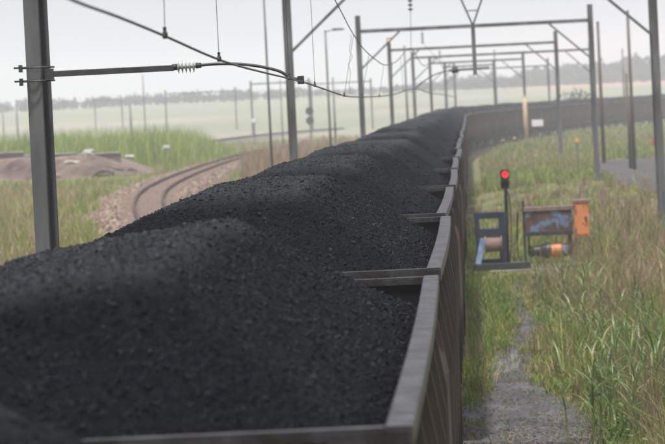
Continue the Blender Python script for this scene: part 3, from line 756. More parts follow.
# registration arm of the drop post
q = [at(x, y, YA) for x, y in ((489, 67.5), (475, 68.5), (460, 69.5), (449, 70.5), (436, 74), (424, 81), (416, 88))]
MB().tube([p - Vector(pa_.location) for p in q[:4]], .045, 6).build('registration_arm', M['galv'], pa_)
MB().tube([p - Vector(pa_.location) for p in smooth_path(q[3:], 4)], .02, 6).build('steady_rod', M['darksteel'], pa_)
MB().tube([at(452, 70.3, YA) - Vector(pa_.location), at(458, 69.8, YA) - Vector(pa_.location)], .085, 8).build('insulator', M['darksteel'], pa_)
portal(YBp, at(361.5, 100, YBp).x, at(594, 100, YBp).x, 3.42, 'second portal, its boom crossing the sky below the V-shaped drop post', ins_x=at(422, 30, YBp).x, vpost=None)
portal(YC, at(391, 90, YC).x, at(558, 90, YC).x, 3.42, 'third portal from the camera with a lamp on its slim left mast', ins_x=at(440, 60, YC).x)
portal(YD, at(414, 90, YD).x, at(592, 90, YD).x, 3.40, 'fourth portal, the wide one right behind the third', top=.5)
portal(YE, at(431, 90, YE).x, at(524.5, 90, YE).x, 3.40, 'fifth portal, narrow, its right mast beside the pale yellow post', top=.5)
portal(385., at(446, 90, 385).x, at(489, 90, 385).x + .6, 3.4, 'narrow hazy portal at the start of the bend', top=.5)
portal(444., at(455, 90, 444).x, at(549, 90, 444).x, 3.5, 'faint hazy portal behind the bend of the train', top=.9, braces=False)

# lamps on the masts
def lamp(px, py, Y, label, red=False):
    p = at(px, py, Y); l_ = empty('mast_lamp', p, label=label, cat='lamp', group='small lamps on masts')
    MB().box((-.16, -.12, .10), (.16, .25, .17)).build('hood', M['galv'], l_)
    MB().tube([(0, -.10, 0), (0, .10, 0)], .11, 12).build('lens', M['redlamp'] if red else M['warmlamp'], l_)
lamp(389.5, 40.5, YC - .4, 'small warm lamp on the slim mast of the third portal')

# single poles
def pole(px, ptop, pbase, Y, name, label, cat, r=.09, m='galv', lampx=None, group=None, taper=.7, ground=True):
    b = at(px, pbase, Y); g = float(gz(b.x, Y)); z0 = g - .2 if ground else b.z
    tp = at(px, ptop, Y)
    root = empty(name, (b.x, Y, z0), label=label, cat=cat)
    if group: root['group'] = group
    MB().tube([(0, 0, 0), (0, 0, (tp.z - z0) * .5), (0, 0, tp.z - z0)], [r, r * (1 + taper) / 2, r * taper], 10).build('shaft', M[m], root, smooth=True)
    MB().tube([(0, 0, tp.z - z0), (0, 0, tp.z - z0 + .06)], [r * taper * 1.15, r * taper * .6], 10).build('cap', M[m], root)
    if lampx:
        h = tp.z - z0
        MB().tube([(0, 0, h - .05), (lampx * .4, 0, h + .05), (lampx * .6, 0, h + .05)], .03, 6).build('arm', M[m], root)
        MB().add([(lampx * .5, -.12, h), (lampx * 1.3, -.1, h + .03), (lampx * 1.3, .1, h + .03), (lampx * .5, .12, h), (lampx * .5, -.08, h + .14), (lampx * 1.2, -.06, h + .12), (lampx * 1.2, .06, h + .12), (lampx * .5, .08, h + .14)],
                 [(3, 2, 1, 0), (4, 5, 6, 7), (0, 1, 5, 4), (1, 2, 6, 5), (2, 3, 7, 6), (3, 0, 4, 7)]).build('lamp_head', M['galv'], root)
    return root
pole(272, -30, 165, 141, 'steel_pole', 'tall thin grey pole just left of the nearest portal mast', 'pole', .055)
pole(331, 31, 150, 185, 'street_lamp', 'slim lamp post with a flat head between the first two portal masts', 'street lamp', .07, lampx=.75)
pole(603.5, 22, 150, 215, 'wooden_pole', 'brown wooden pole right beside the mast of the second portal', 'pole', .12, 'wood')
pole(634, 11, 155, 194, 'wooden_pole', 'tallest brown pole on the gravel road near the right edge', 'pole', .11, 'wood')
pole(630, 74, 155, 198, 'wooden_pole', 'short dark post leaning close to the tallest brown pole', 'post', .09, 'wood')
pole(625, 49, 110, 474, 'steel_pole', 'thin far pole behind the train left of the tallest brown pole', 'pole', .16)
pole(497.5, 50, 120, 414, 'steel_pole', 'thin hazy pole where the train starts to bend', 'pole', .12)
pole(336, 78, 145, 311, 'steel_pole', 'thin faint pole just behind the slim lamp post', 'pole', .1)
pole(446, 64, 110, 474, 'steel_pole', 'thin faint pole over the farthest straight wagons', 'pole', .12)
pole(407, 46, 105, 311, 'steel_pole', 'slim grey pole between the third and fourth portal masts', 'pole', .11)
yp = pole(526.5, 96, 140, 326, 'marker_post', 'pale yellow post standing in front of the train at the bend', 'post', .2, 'palewood', taper=.9)
pole(145, 75, 122, 474, 'steel_pole', 'thin far pole above the reeds left of the far portal', 'pole', .1)
pole(131, 98, 124, 592, 'steel_pole', 'thickest faint pole in the field beside the near mast arm', 'pole', .22)
pole(18, 100, 136, 518, 'steel_pole', 'faint pole in the field left of the near steel mast', 'pole', .16)
pole(4, 107, 136, 562, 'steel_pole', 'faint pole at the extreme left edge of the field', 'pole', .13)
pole(283, 80, 140, 355, 'steel_pole', 'faint short pole beside the nearest portal mast over dry grass', 'pole', .07)
portal(592., at(166, 110, 592).x, at(236, 110, 592).x, 3.1, 'far hazy portal in the field above the empty curved track', top=.6, braces=False)
portal(666., at(95, 110, 666).x, at(122, 110, 666).x, 3.0, 'faintest far portal in the field behind the near mast arm', top=.4, braces=False)
portal(458., at(252, 110, 458).x, at(310, 110, 458).x, 3.1, 'hazy portal behind the tall thin grey pole', top=.4, braces=False)
portal(518., at(312, 110, 518).x, at(372, 110, 518).x, 3.1, 'hazy portal behind the slim lamp post', top=.4, braces=False)

# signals and boards
def disc_signal(px, py, Y, label):
    p = at(px, py, Y); g = float(gz(p.x, Y)); h = p.z - g
    root = empty('disc_signal', (p.x, Y, g), label=label, cat='signal')
    MB().tube([(0, .12, -.2), (0, .12, h + .2)], .06, 8).build('post', M['galv'], root)
    for dz in (0, -1.0): MB().tube([(0, -.06, h + dz), (0, .06, h + dz)], .42, 20).build('disc', M['darksteel'], root)
disc_signal(309.5, 111, 385, 'signal post with two dark round discs beyond the curved track')
def board(px, py, Y, wd, ht, label, m='white', postm='wood', cat='sign', leg=True, side=None):
    p = at(px, py, Y); g = float(gz(p.x, Y)); h = p.z - g
    root = empty('sign_board', (p.x, Y, g), label=label, cat=cat)
    MB().box((-wd / 2, -.03, h - ht / 2), (wd / 2, .02, h + ht / 2)).build('board', M[m], root, bevel=.01)
    MB().box((-wd / 2 - .04, .021, h - ht / 2 - .04), (wd / 2 + .04, .05, h + ht / 2 + .04)).build('backing', M[postm], root)
    for s in ((-1, 1) if wd > .7 else (0,)): MB().tube([(s * wd * .32, .1, -.2), (s * wd * .32, .1, h + ht * .4)], .05, 8).build('post', M[postm], root)
board(537.5, 123, 311, .95, .55, 'blank white rectangular board on posts in front of the bend')
board(658, 120, 222, .52, .68, 'blank white upright board near the right edge beyond the road')
board(254, 120.5, 385, .5, .42, 'small whitish box on a post beside the far track', cat='box')
def marker(px, py, Y, label, m, rr, cat):
    p = at(px, py, Y); g = float(gz(p.x, Y)); h = p.z - g
    root = empty('marker_disc', (p.x, Y, g), label=label, cat=cat)
    MB().tube([(0, .08, -.2), (0, .08, h)], .035, 6).build('post', M['galv'], root)
    MB().tube([(0, -.03, h), (0, .03, h)], rr, 18).build('disc', M[m], root)
marker(577, 140, 194, 'small yellow disc on a short stake in the grass before the train', 'yellow', .12, 'marker')
marker(658, 142, 189, 'round red sign on a post at the right edge of the road', 'red', .32, 'sign')
marker(630, 118, 198, 'small reddish disc fixed on the short dark post by the road', 'red', .17, 'sign')

# ------------------------------------------------------------------ trackside machine, signal and cabinet
base = gp(520, 270); YM = base.y; gm = base.z
K = FPX / YM                                       # pixels per metre there
def P(px, py): return at(px, py, YM)
# long base beams
bb = empty('base_frame', (base.x, YM, gm), label='dark low steel base beam under the trackside machines with pale concrete strip', cat='base')
def lb(a, b, y0, y1, root):
    o_ = Vector(root.location); p0 = P(*a) - o_; p1 = P(*b) - o_
    return ((min(p0.x, p1.x), y0, min(p0.z, p1.z)), (max(p0.x, p1.x), y1, max(p0.z, p1.z)))
MB().box(*lb((473, 264), (531, 269), -.3, .35, bb)).build('beam', M['darksteel'], bb, bevel=.01)
MB().box(*lb((489, 270), (562, 276.5), -.75, -.32, bb)).build('concrete_strip', M['concrete'], bb, bevel=.02)
# blue winch stand
r_ = P(490, 264); ws = empty('winch_stand', (r_.x, YM, gm), label='dark blue steel winch stand with a window opening and a rusty drum', cat='winch')
def wb(a, b, y0, y1, m, name, root=ws, parent=None, bev=.008):
    return MB().box(*lb(a, b, y0, y1, root)).build(name, M[m], parent or root, bevel=bev)
wb((474.0, 212.5), (481.2, 264), -.08, .08, 'blue', 'post'); wb((498.0, 212.0), (507.0, 264), -.09, .12, 'blue', 'post')
wb((478, 212.6), (502, 218.0), -.07, .07, 'blue', 'cross_rail'); wb((478, 229), (502, 236.5), -.07, .07, 'blue', 'cross_rail')
wb((475, 260), (506, 264), .1, .5, 'blue', 'foot_rail')
dl = P(485.5, 245) - Vector(ws.location); dr_ = P(501.5, 244.2) - Vector(ws.location)
drum = MB().tube([dl + Vector((0, -.02, 0)), dr_ + Vector((0, -.02, 0))], .19, 20).build('drum', M['drum'], ws)
for e_ in (dl, dr_): MB().tube([e_ + Vector((-.015, -.02, 0)), e_ + Vector((.015, -.02, 0))], .235, 20).build('flange', M['drum'], drum)
v_ = Vector(ws.location)
MB().bar(P(483, 238.5) - v_ + Vector((0, -.13, 0)), P(478, 264) - v_ + Vector((0, -.25, 0)), .15, .05).build('lever_plate', M['paleblue'], ws)
MB().box(*lb((482.5, 238.5), (487.5, 247), -.16, -.09, ws)).build('handle_box', M['paleblue'], ws, bevel=.01)
# red signal lamp
r_ = P(507, 266); sg = empty('signal_lamp', (r_.x, YM + .25, gm), label='small signal showing a red light on a thin dark mast', cat='signal')
v_ = Vector(sg.location)
ps_ = lambda x, y: at(x, y, YM + .25) - v_
MB().tube([ps_(508.5, 268), ps_(505.5, 182)], .045, 8).build('mast', M['darksteel'], sg)
hb = ps_(505, 179)
MB().box((hb.x - .115, -.06, hb.z - .26), (hb.x + .115, .10, hb.z + .26)).build('signal_head', M['darksteel'], sg, bevel=.05)
for yy, mm in ((174.3, 'redlamp'), (184.3, 'inner')):
    c = ps_(505, yy)
    hd = MB().tube([c + Vector((0, -.075, 0)), c + Vector((0, -.062, 0))], .09, 20).build('lens', M[mm], sg)
    vs = []; fs = []; n = 14
    for k in range(n + 1):
        a_ = math.pi * k / n
        for rr_, dy in ((.135, -.06), (.135, -.22), (.148, -.22), (.148, -.06)): vs.append((c.x + rr_ * math.cos(a_), dy, c.z + rr_ * math.sin(a_)))
    for k in range(n):
        for j in range(4): fs.append((4 * k + j, 4 * k + (j + 1) % 4, 4 * k + 4 + (j + 1) % 4, 4 * k + 4 + j))
    MB().add(vs, fs).build('visor', M['darksteel'], hd)
MB().tube(smooth_path([ps_(506.5, 190) + Vector((0, -.05, 0)), ps_(509, 196) + Vector((0, -.06, 0)), ps_(510, 215) + Vector((.02, -.06, 0)), ps_(510.5, 240) + Vector((.02, -.06, 0)), ps_(510, 262) + Vector((.0, -.05, 0))], 5), .013, 6).build('cable', M['wire'], sg)
# rusty machine frame
r_ = P(548, 262); mf = empty('machine_frame', (r_.x, YM, gm), label='rusty steel frame with a peeling blue panel and a motor below it', cat='machine')
def fb(a, b, y0, y1, m, name, parent=None, bev=.008): return MB().box(*lb(a, b, y0, y1, mf)).build(name, M[m], parent or mf, bevel=bev)
fb((521.6, 201), (527.4, 272), -.16, .10, 'darksteel', 'post'); fb((568.0, 233), (573.4, 272), -.12, .12, 'rustpanel', 'post')
pan = fb((523.6, 209.4), (572.5, 231.8), -.14, .16, 'rustpanel', 'panel', bev=.02)
fb((523.2, 207.6), (573, 209.3), -.17, .18, 'drum', 'top_rail'); fb((523.2, 231.9), (573, 234), -.17, .18, 'darksteel', 'bottom_rail')
fb((527.5, 234), (530.5, 256), -.03, .05, 'darksteel', 'hanger')
v_ = Vector(mf.location)
ma = P(528, 251.5) - v_; mbb = P(569, 249.5) - v_
MB().tube([ma, ma.lerp(mbb, .08), ma.lerp(mbb, .15), ma.lerp(mbb, .3), ma.lerp(mbb, .45), ma.lerp(mbb, .55)], [.08, .17, .13, .15, .21, .21], 16).build('gearbox', M['darksteel'], mf, smooth=False)
mo = MB().tube([ma.lerp(mbb, .555), ma.lerp(mbb, .57), ma.lerp(mbb, .82), ma.lerp(mbb, .84)], [.15, .185, .185, .15], 16).build('motor', M['orange'], mf)
MB().tube([ma.lerp(mbb, .845), ma.lerp(mbb, 1.0)], .17, 16).build('motor_cap', M['rustpanel'], mf)
MB().tube(smooth_path([P(523, 211) - v_, P(517.5, 212) - v_, P(517, 228) - v_, P(516, 241) - v_, P(513, 245) - v_, P(508.5, 245) - v_], 5), .014, 6).build('cable', M['wire'], mf)
MB().tube(smooth_path([P(518, 213) - v_, P(517.5, 240) - v_, P(518.5, 254) - v_, P(521, 261) - v_, P(523, 262) - v_], 5), .014, 6).build('cable', M['wire'], mf)
# orange cabinet
r_ = P(581, 236); ob = empty('orange_cabinet', (r_.x, YM - .05, gm), label='bright orange cabinet mounted at the end of the rusty frame', cat='cabinet')
MB().box(*lb((573.2, 201.5), (589.4, 236), -.25, .25, ob)).build('housing', M['orange'], ob, bevel=.012)
MB().box(*lb((575.4, 204.5), (587.6, 233.5), -.268, -.252, ob)).build('door', M['orange'], ob, bevel=.004)
MB().box(*lb((572.6, 199.8), (590.2, 201.4), -.29, .28, ob)).build('lid', M['drum'], ob, bevel=.006)
MB().box(*lb((575.0, 236.1), (577.6, 275), -.03, .05, ob)).build('leg', M['rustpanel'], ob)
for yy in (208, 228): MB().box(*lb((574.2, yy), (576.4, yy + 3), -.285, -.269, ob)).build('hinge', M['drum'], ob)
MB().box(*lb((584.6, 216), (586.4, 221), -.295, -.269, ob)).build('latch', M['darksteel'], ob)

# ------------------------------------------------------------------ grass and plants
def blades(name, x, y, h, wd, lean, tint, label, cat, z=None, m='grass'):
    n = len(x); z = gz(x, y) - .03 if z is None else z
    az = rng.uniform(0, 2 * math.pi, n); fa = rng.uniform(0, 2 * math.pi, n)
    ld = np.stack([np.cos(az), np.sin(az)], 1); sd_ = np.stack([np.cos(fa), np.sin(fa)], 1) * (wd / 2)[:, None]
    b0 = np.stack([x, y, z], 1)
    m1 = b0.copy(); m1[:, :2] += ld * (lean * h * .3)[:, None]; m1[:, 2] += h * .55
    tp = b0.copy(); tp[:, :2] += ld * (lean * h)[:, None]; tp[:, 2] += h * np.sqrt(np.clip(1 - (lean * .7) ** 2, .2, 1))
    s3 = np.concatenate([sd_, np.zeros((n, 1))], 1)
    vs = np.stack([b0 - s3, b0 + s3, m1 - s3 * .8, m1 + s3 * .8, tp], 1).reshape(-1, 3)
    o5 = np.arange(n)[:, None] * 5
    f4 = o5 + np.array([[0, 1, 3, 2]]); f3 = o5 + np.array([[2, 3, 4]])
    ob_ = link(name, np_mesh(name, vs, [f4, f3], M[m], np.repeat(tint, 5, 0)))
    return tag(ob_, label, cat, kind='stuff')
GREEN = np.array([(.10, .175, .027), (.155, .24, .04), (.225, .29, .055), (.30, .34, .085)])
DRY = np.array([(.32, .25, .14), (.40, .32, .20), (.26, .19, .11), (.35, .25, .17), (.23, .20, .09)])
def off_left_track_(x, y, dmin):
    dmn = np.full(len(x), 1e9)
    for k in range(0, len(LPX), 2): dmn = np.minimum(dmn, (x - LPX[k]) ** 2 + (y - LPY[k]) ** 2)
    return dmn > dmin ** 2
def tints(n, pdry):
    g = GREEN[rng.integers(0, 4, n)]; d_ = DRY[rng.integers(0, 5, n)]
    k = (rng.random(n) < pdry)[:, None]
    return np.where(k, d_, g) * rng.uniform(.75, 1.2, (n, 1))
def wedge(n, y0, y1, x0, x1f, power=2.0):
    """more plants per square metre close by, fewer far away"""
    u = rng.random(n); y = (y0 ** -power + u * (y1 ** -power - y0 ** -power)) ** (-1 / power)
    x = x0(y) + rng.random(n) * (x1f(y) - x0(y)); return x, y
# right of the train
rx1 = lambda y: 0.070 * y + 1.0
def tufts(nt_, y0, y1, x0, x1f, power, per, reject, seed):
    """blades gathered in tufts that share a colour and a height"""
    cx_, cy_ = wedge(nt_, y0, y1, x0, x1f, power)
    k_ = ~reject(cx_, cy_); cx_, cy_ = cx_[k_], cy_[k_]; m_ = len(cx_)
    cnt = rng.integers(per // 2, int(per * 1.7), m_); idx_ = np.repeat(np.arange(m_), cnt)
    return cx_, cy_, idx_
tcx, tcy, ti = tufts(8600, 38.5, 194, lambda y: np.full_like(y, -.25), rx1, 1.5, 18,
                     lambda x, y: on_path(x, y, -.07) | on_road(x, y) | (rng.random(len(x)) > .35 + 1.0 * vnoise(x * .9, y * .3, 21)), 1)
m_ = len(tcx)
c2 = vnoise(tcx * .35, tcy * .09, 22)
strip = (tcy < _py[-1] + 18) & (tcx < np.interp(tcy, _py, _pl) + .05)
dryp = np.clip(.02 + 1.0 * (c2 - .38) + .32 * sst(59, 89, tcy) * (1 - sst(148, 178, tcy)) + .35 * sst(.022, .045, tcx / tcy) * sst(62, 80, tcy), .08, .85)
dryp = np.where(strip, .06, dryp)
tdry = rng.random(m_) < dryp
th = np.exp(rng.normal(-.72, .42, m_)) * np.where(tdry, 1.1, .95) * (1 - .35 * sst(111, 140, tcy)) * np.where(strip, .85, 1)
th = np.clip(th * (1 + .45 * sst(.012, .035, tcx / tcy) * sst(60, 80, tcy) * (1 - sst(130, 150, tcy))), .12, 1.4)
th *= np.where((tcx - np.interp(tcy, _py, _pr) < .4) & (tcx > np.interp(tcy, _py, _pl) - .25) & (tcy < _py[-1]), .4, 1)
inm = (tcx > P(468, 262).x) & (tcx < P(592, 262).x) & (tcy > YM - 13) & (tcy < YM + 1.2)
th = np.where(inm, np.minimum(th, .07 + .038 * np.abs(YM - tcy)), th)
tt = tints(m_, tdry.astype(float))
n = len(ti); br = rng.uniform(.02, .16, n) * (1 + tcy[ti] / 185); ba = rng.uniform(0, 6.283, n)
x = tcx[ti] + br * np.cos(ba); y = tcy[ti] + br * np.sin(ba)
tint_ = tt[ti] * rng.uniform(.45, 1.6, (n, 1)); sw = rng.random(n) < .12
tint_[sw] = DRY[rng.integers(0, 5, sw.sum())]
bh = th[ti] * rng.uniform(.45, 1.1, n)
blades('grass', x, y, bh, (.006 + .00012 * y) * rng.uniform(.5, 1.7, n), rng.uniform(.05, .75, n), tint_, 'mixed green and dry tall grass between the train and the gravel road', 'grass')
# thin undergrowth filling in between the tufts
n = 42000
x, y = wedge(n, 38.5, 194, lambda y: np.full_like(y, -.25), rx1, 1.5)
k = ~on_path(x, y, .02) & ~on_road(x, y); x, y = x[k], y[k]; n = len(x)
bh = rng.uniform(.06, .26, n); inm = (x > P(468, 262).x) & (x < P(592, 262).x) & (y > YM - 13) & (y < YM + 1.2); bh = np.where(inm, bh * .5, bh)
blades('undergrowth', x, y, bh, .008 + .00015 * y, rng.uniform(.2, .8, n), tints(n, np.full(n, .25)) * .85, 'short undergrowth between the tall grass tufts', 'undergrowth')
# weeds creeping on to the path
x, y = wedge(1500, 38.5, _py[-1], lambda y: np.interp(y, _py, _pl), lambda y: np.interp(y, _py, _pr), 1.2)
px_ = (x - np.interp(y, _py, _pl)) / (np.interp(y, _py, _pr) - np.interp(y, _py, _pl))
k = rng.random(len(x)) < .12 + .9 * np.abs(px_ - .5) * 2 * vnoise(x * 2, y * .5, 71); x, y = np.repeat(x[k], 9), np.repeat(y[k], 9); n = len(x)
x = x + rng.normal(0, .05, n); y = y + rng.normal(0, .12, n)
blades('path_weeds', x, y, rng.uniform(.04, .22, n), .006 + .0001 * y, rng.uniform(.2, .9, n), tints(n, np.full(n, .35)), 'small weeds creeping over the edges of the dirt path', 'weeds')
# tan reeds left of the train
x, y = wedge(9000, 165, 300, lambda y: -.062 * y, lambda y: np.minimum(-.026 * y, -6.5), .5)
k = off_left_track_(x, y, 3.2) & (rng.random(len(x)) < 1.3 * vnoise(x * .3, y * .07, 73)); x, y = x[k], y[k]; n = len(x)
blades('tan_reeds', x, y, rng.uniform(.8, 1.9, n), rng.uniform(.03, .07, n), rng.uniform(.05, .3, n), np.array([(.34, .25, .17)]) * rng.uniform(.7, 1.25, (n, 1)), 'tall tan dry reeds between the curved track and the train', 'reeds')
# dry seed stems
x, y = wedge(5200, 46, 160, lambda y: np.interp(y, _py, _pr) + .3, rx1, 1.3)
k = ~on_road(x, y) & ~on_path(x, y, .1) & (rng.random(len(x)) < vnoise(x * .6, y * .15, 33)); x, y = x[k], y[k]; n = len(x)
blades('dry_stems', x, y, rng.uniform(.7, 1.35, n), .006 + .0001 * y, rng.uniform(.02, .25, n), np.array([(.24, .165, .11)]) * rng.uniform(.6, 1.3, (n, 1)), 'thin dry brown stems rising over the tall grass', 'dry grass')
# far verge before the bend
x, y = wedge(34000, 174, 415, lambda y: track_x(y) + 2.2, lambda y: np.maximum(.076 * y, track_x(y) + 2.4), 1.2)
k = ~on_road(x, y); x, y = x[k], y[k]; n = len(x)
blades('verge_grass', x, y, rng.uniform(.2, .6, n) * (.6 + .8 * vnoise(x * .4, y * .1, 41)), .02 + .00016 * y, rng.uniform(.1, .6, n), tints(n, np.clip(.3 + .6 * (vnoise(x * .2, y * .05, 42) - .4), .1, .8)), 'short hazy green verge grass beyond the road before the bend', 'grass')
# left of the train
def off_left_track(x, y, dmin):
    dmn = np.full(len(x), 1e9)
    for k in range(0, len(LPX), 2): dmn = np.minimum(dmn, (x - LPX[k]) ** 2 + (y - LPY[k]) ** 2)
    return dmn > dmin ** 2
x, y = wedge(95000, 74, 415, lambda y: -.142 * y - 2, lambda y: np.minimum(-.024 * y - 2.0, -5.5), .9)
cl = vnoise(x * .45, y * .12, 51); c2 = vnoise(x * .12, y * .03, 52)
k = off_left_track(x, y, 2.0) & ~((y > YB - 4.5) & (y < YB + 2) & (x < -20.5) & (rng.random(len(x)) < .94)) & (rng.random(len(x)) < .35 + .8 * cl)
k &= ~((y < YB - 4.4) & (y > YB - 14) & (x < -23) & (rng.random(len(x)) < .55))
x, y, cl, c2 = x[k], y[k], cl[k], c2[k]; n = len(x)
edge = sst(-.097, -.119, x / y) * (1 - sst(170, 222, y))
side = sst(-.068, -.049, x / y) * sst(192, 252, y)
dp = np.clip(.08 + .5 * (c2 - .4) + .55 * edge + .65 * side, .06, .9)
hm_ = rng.uniform(.22, .75, n) * (.6 + .8 * cl) * (1 - .72 * sst(-.106, -.092, x / y) * (1 - sst(166, 244, y)))
hm_ = hm_ * np.where((y > YB - 28) & (y < YB - 3) & (x < -19.5) & (x > -40), .38, 1)
blades('meadow_grass', x, y, hm_, .014 + .00016 * y, rng.uniform(.1, .55, n), tints(n, dp) * 1.12, 'rough green and straw meadow around the empty curved track', 'grass')
# reed bed behind the bank
x = rng.uniform(-52, -17, 16000); y = rng.uniform(255, 320, 16000)
e_ = sst(-15.5, -22, x + 0.04 * (y - 255)) * (.75 + .5 * vnoise(x * .35, y * .1, 61))
k = off_left_track(x, y, 4) & (e_ > .25); x, y, e_ = x[k], y[k], e_[k]; n = len(x)
blades('reed_bed', x, y, rng.uniform(1.5, 2.9, n) * e_, rng.uniform(.05, .09, n), rng.uniform(.05, .3, n), tints(n, np.full(n, .08)) * 1.35, 'tall pale green reed bed behind the low wall on the bank', 'reeds')

# fallen leaves and chips on the near end of the path
n = 15000
x, y = wedge(n, 38.5, 75, lambda y: np.interp(y, _py, _pl), lambda y: np.interp(y, _py, _pr), 1.2)
k = rng.random(n) < 1.15 - 1.0 * sst(44, 60, y); x, y = x[k], y[k]; n = len(x)
cs = rng.uniform(.010, .035, n)
qa = rng.uniform(0, 6.28, n); zc = gz(x, y) + .03
vs = np.zeros((n, 4, 3)); tilt = rng.uniform(-.5, .5, (n, 2))
for j, (du, dv) in enumerate(((-1, -.5), (1, -.6), (.9, .6), (-.8, .5))):
    ax = du * np.cos(qa) - dv * np.sin(qa); ay = du * np.sin(qa) + dv * np.cos(qa)
    vs[:, j, 0] = x + ax * cs; vs[:, j, 1] = y + ay * cs; vs[:, j, 2] = zc + np.abs(tilt[:, 0] * du + tilt[:, 1] * dv) * cs
ct = np.array([(.10, .065, .052), (.14, .095, .076), (.065, .046, .042), (.16, .13, .115), (.05, .042, .04)])[rng.integers(0, 5, n)]
tag(link('leaf_litter', np_mesh('leaf_litter', vs.reshape(-1, 3), [np.arange(n * 4).reshape(-1, 4)], M['chip'], np.repeat(ct, 4, 0))), 'reddish brown leaf litter and chips at the near end of the path', 'leaf litter', kind='stuff')

# broad-leaved reed plants, right foreground
def leaf_mesh(k):
    rg = np.random.default_rng(k); L = .62 + .2 * rg.random(); n = 7; vs = []; tn = []
    droop = rg.uniform(.35, .9); c = np.array([(.10, .17, .04), (.14, .21, .05), (.18, .24, .08), (.12, .19, .06), (.26, .25, .10), (.10, .16, .045)][k % 6])
    for i_ in range(n + 1):
        t_ = i_ / n; r_ = L * t_; z = r_ * .95 - droop * r_ * r_ * 1.1; xx = r_ * (.38 + .4 * t_)
        w_ = .012 * (1 - t_ ** 1.8) * (.55 + 1.1 * min(t_ * 3, 1)) + .0008
        for s in (-1, 0, 1): vs.append((xx, s * w_, z + (.006 if s else 0))); tn.append(c)
    f = [(i_ * 3 + s, i_ * 3 + s + 1, i_ * 3 + s + 4, i_ * 3 + s + 3) for i_ in range(n) for s in (0, 1)]
    return np_mesh('leaf', np.array(vs), [np.array(f)], M['leaf'], np.array(tn), smooth=True)
LEAVES = [leaf_mesh(k) for k in range(6)]
stem_m = mat('reed_stem', (.13, .19, .06), (.2, .24, .09), scale=6, rough=.6)
REEDS = [(592, 446, 1.25, 'nearest tall reed plant left of the bottom right corner, long leaves arching to the path'), (612, 430, 1.35, 'tall bright reed plant with arching leaves just right of the nearest one'), (630, 448, 1.2, 'leafy reed plant on the bottom edge of the photo'),
         (648, 436, 1.3, 'reed plant near the bottom right corner'), (662, 420, 1.2, 'reed plant cut by the right edge low in the photo'), (622, 408, 1.1, 'mid-sized reed plant behind the tall bright one'),
         (603, 396, 1.0, 'reed plant rising behind the nearest one'), (642, 398, 1.1, 'reed plant half hidden in grass above the corner group'), (576, 322, 1.0, 'pale green leafy plant alone right of the path below the cabinet'),
         (590, 318, 1.1, 'bushy reed plant right of the pale green leafy one'), (604, 322, .9, 'small reed plant in dry grass right of the bushy one'), (536, 300, .8, 'slim dark green plant by the upper end of the path'),
         (566, 300, .95, 'light leafy plant just below the motor of the rusty frame'), (618, 372, 1.2, 'reed plant standing highest in the middle of the right-hand reeds'), (655, 388, 1.3, 'reed plant against the right edge below the dry grass'),
         (570, 352, .8, 'low leafy plant right of the puddle'), (638, 352, 1.1, 'reed plant lost in dry grass well above the corner group'), (600, 352, .9, 'reed plant between the low leafy plant and the dry grass')]
for k, (px, py, hh_, lab) in enumerate(REEDS):
    b_ = gp(px, py); rp = empty('reed_plant', b_, random.uniform(0, 6), label=lab, cat='reed plant', group='leafy reed plants')
    for q in range(5):
        ox, oy = random.uniform(-.28, .28), random.uniform(-.28, .28); H_ = hh_ * random.uniform(.65, 1.0); lx, ly = random.uniform(-.12, .12), random.uniform(-.12, .12)
        MB().tube([(ox, oy, -.05), (ox + lx * .4, oy + ly * .4, H_ * .5), (ox + lx, oy + ly, H_)], [.012, .010, .005], 6).build('stem', stem_m, rp)
        for j in range(7):
            t_ = .22 + .76 * j / 6; lf = link('leaf', random.choice(LEAVES), rp)
            lf.location = (ox + lx * t_, oy + ly * t_, H_ * t_); lf.rotation_euler = (random.uniform(-.2, .2), random.uniform(-.35, .25), j * 2.4 + random.uniform(-.6, .6)); s_ = random.uniform(.45, .85) * (.7 + .3 * hh_); lf.scale = (s_, s_ * 1.1, s_)

# ------------------------------------------------------------------ distant trees and bushes
def foliage_clumps(cx, cy, cz, rx_, ry_, rz_, n, size, base, seed):
    rg = np.random.default_rng(seed)
    d_ = rg.normal(size=(n, 3)); d_ /= np.linalg.norm(d_, axis=1)[:, None]; r_ = rg.random(n) ** .45
    lump = .75 + .5 * rg.random(n)
    c = np.stack([cx + d_[:, 0] * r_ * rx_ * lump, cy + d_[:, 1] * r_ * ry_ * lump, cz + d_[:, 2] * r_ * rz_ * lump], 1)
    a = rg.normal(size=(n, 3)); a /= np.linalg.norm(a, axis=1)[:, None]; b_ = np.cross(a, rg.normal(size=(n, 3))); b_ /= np.linalg.norm(b_, axis=1)[:, None]
    s = size * rg.uniform(.5, 1.4, (n, 1))
    vs = np.stack([c + a * s, c + b_ * s * .7, c - a * s, c - b_ * s * .7], 1)
    t_ = np.array([base]) * rg.uniform(.6, 1.4, (n, 1))
    return vs, t_
V_ = []; T_ = []
wx, wy = wedge(420, 40, 130, lambda y: np.interp(y, _py, _pr) + .15, rx1, 1.2)
kw_ = ~on_road(wx, wy) & (vnoise(wx * .8, wy * .25, 81) > .42) & ~((np.abs(wy - YM) < 8) & (wx < P(592, 262).x))
for q, (a_, b_) in enumerate(zip(wx[kw_], wy[kw_])):
    h_ = random.uniform(.18, .5); g_ = float(gz(a_, b_))
    v1, t1 = foliage_clumps(a_, b_, g_ + h_ * .55, random.uniform(.12, .3), .25, h_ * .55, 70, random.uniform(.025, .05), [(.16, .25, .05), (.22, .30, .07), (.12, .19, .05), (.28, .30, .11)][q % 4], 4000 + q)
    V_.append(v1); T_.append(t1)
vv_ = np.concatenate(V_); tt_ = np.concatenate(T_)
tag(link('leafy_weeds', np_mesh('leafy_weeds', vv_.reshape(-1, 3), [np.arange(len(vv_) * 4).reshape(-1, 4)], M['grass'], np.repeat(tt_, 4, 0))), 'low leafy green weeds mixed into the grass right of the path', 'weeds', kind='stuff')
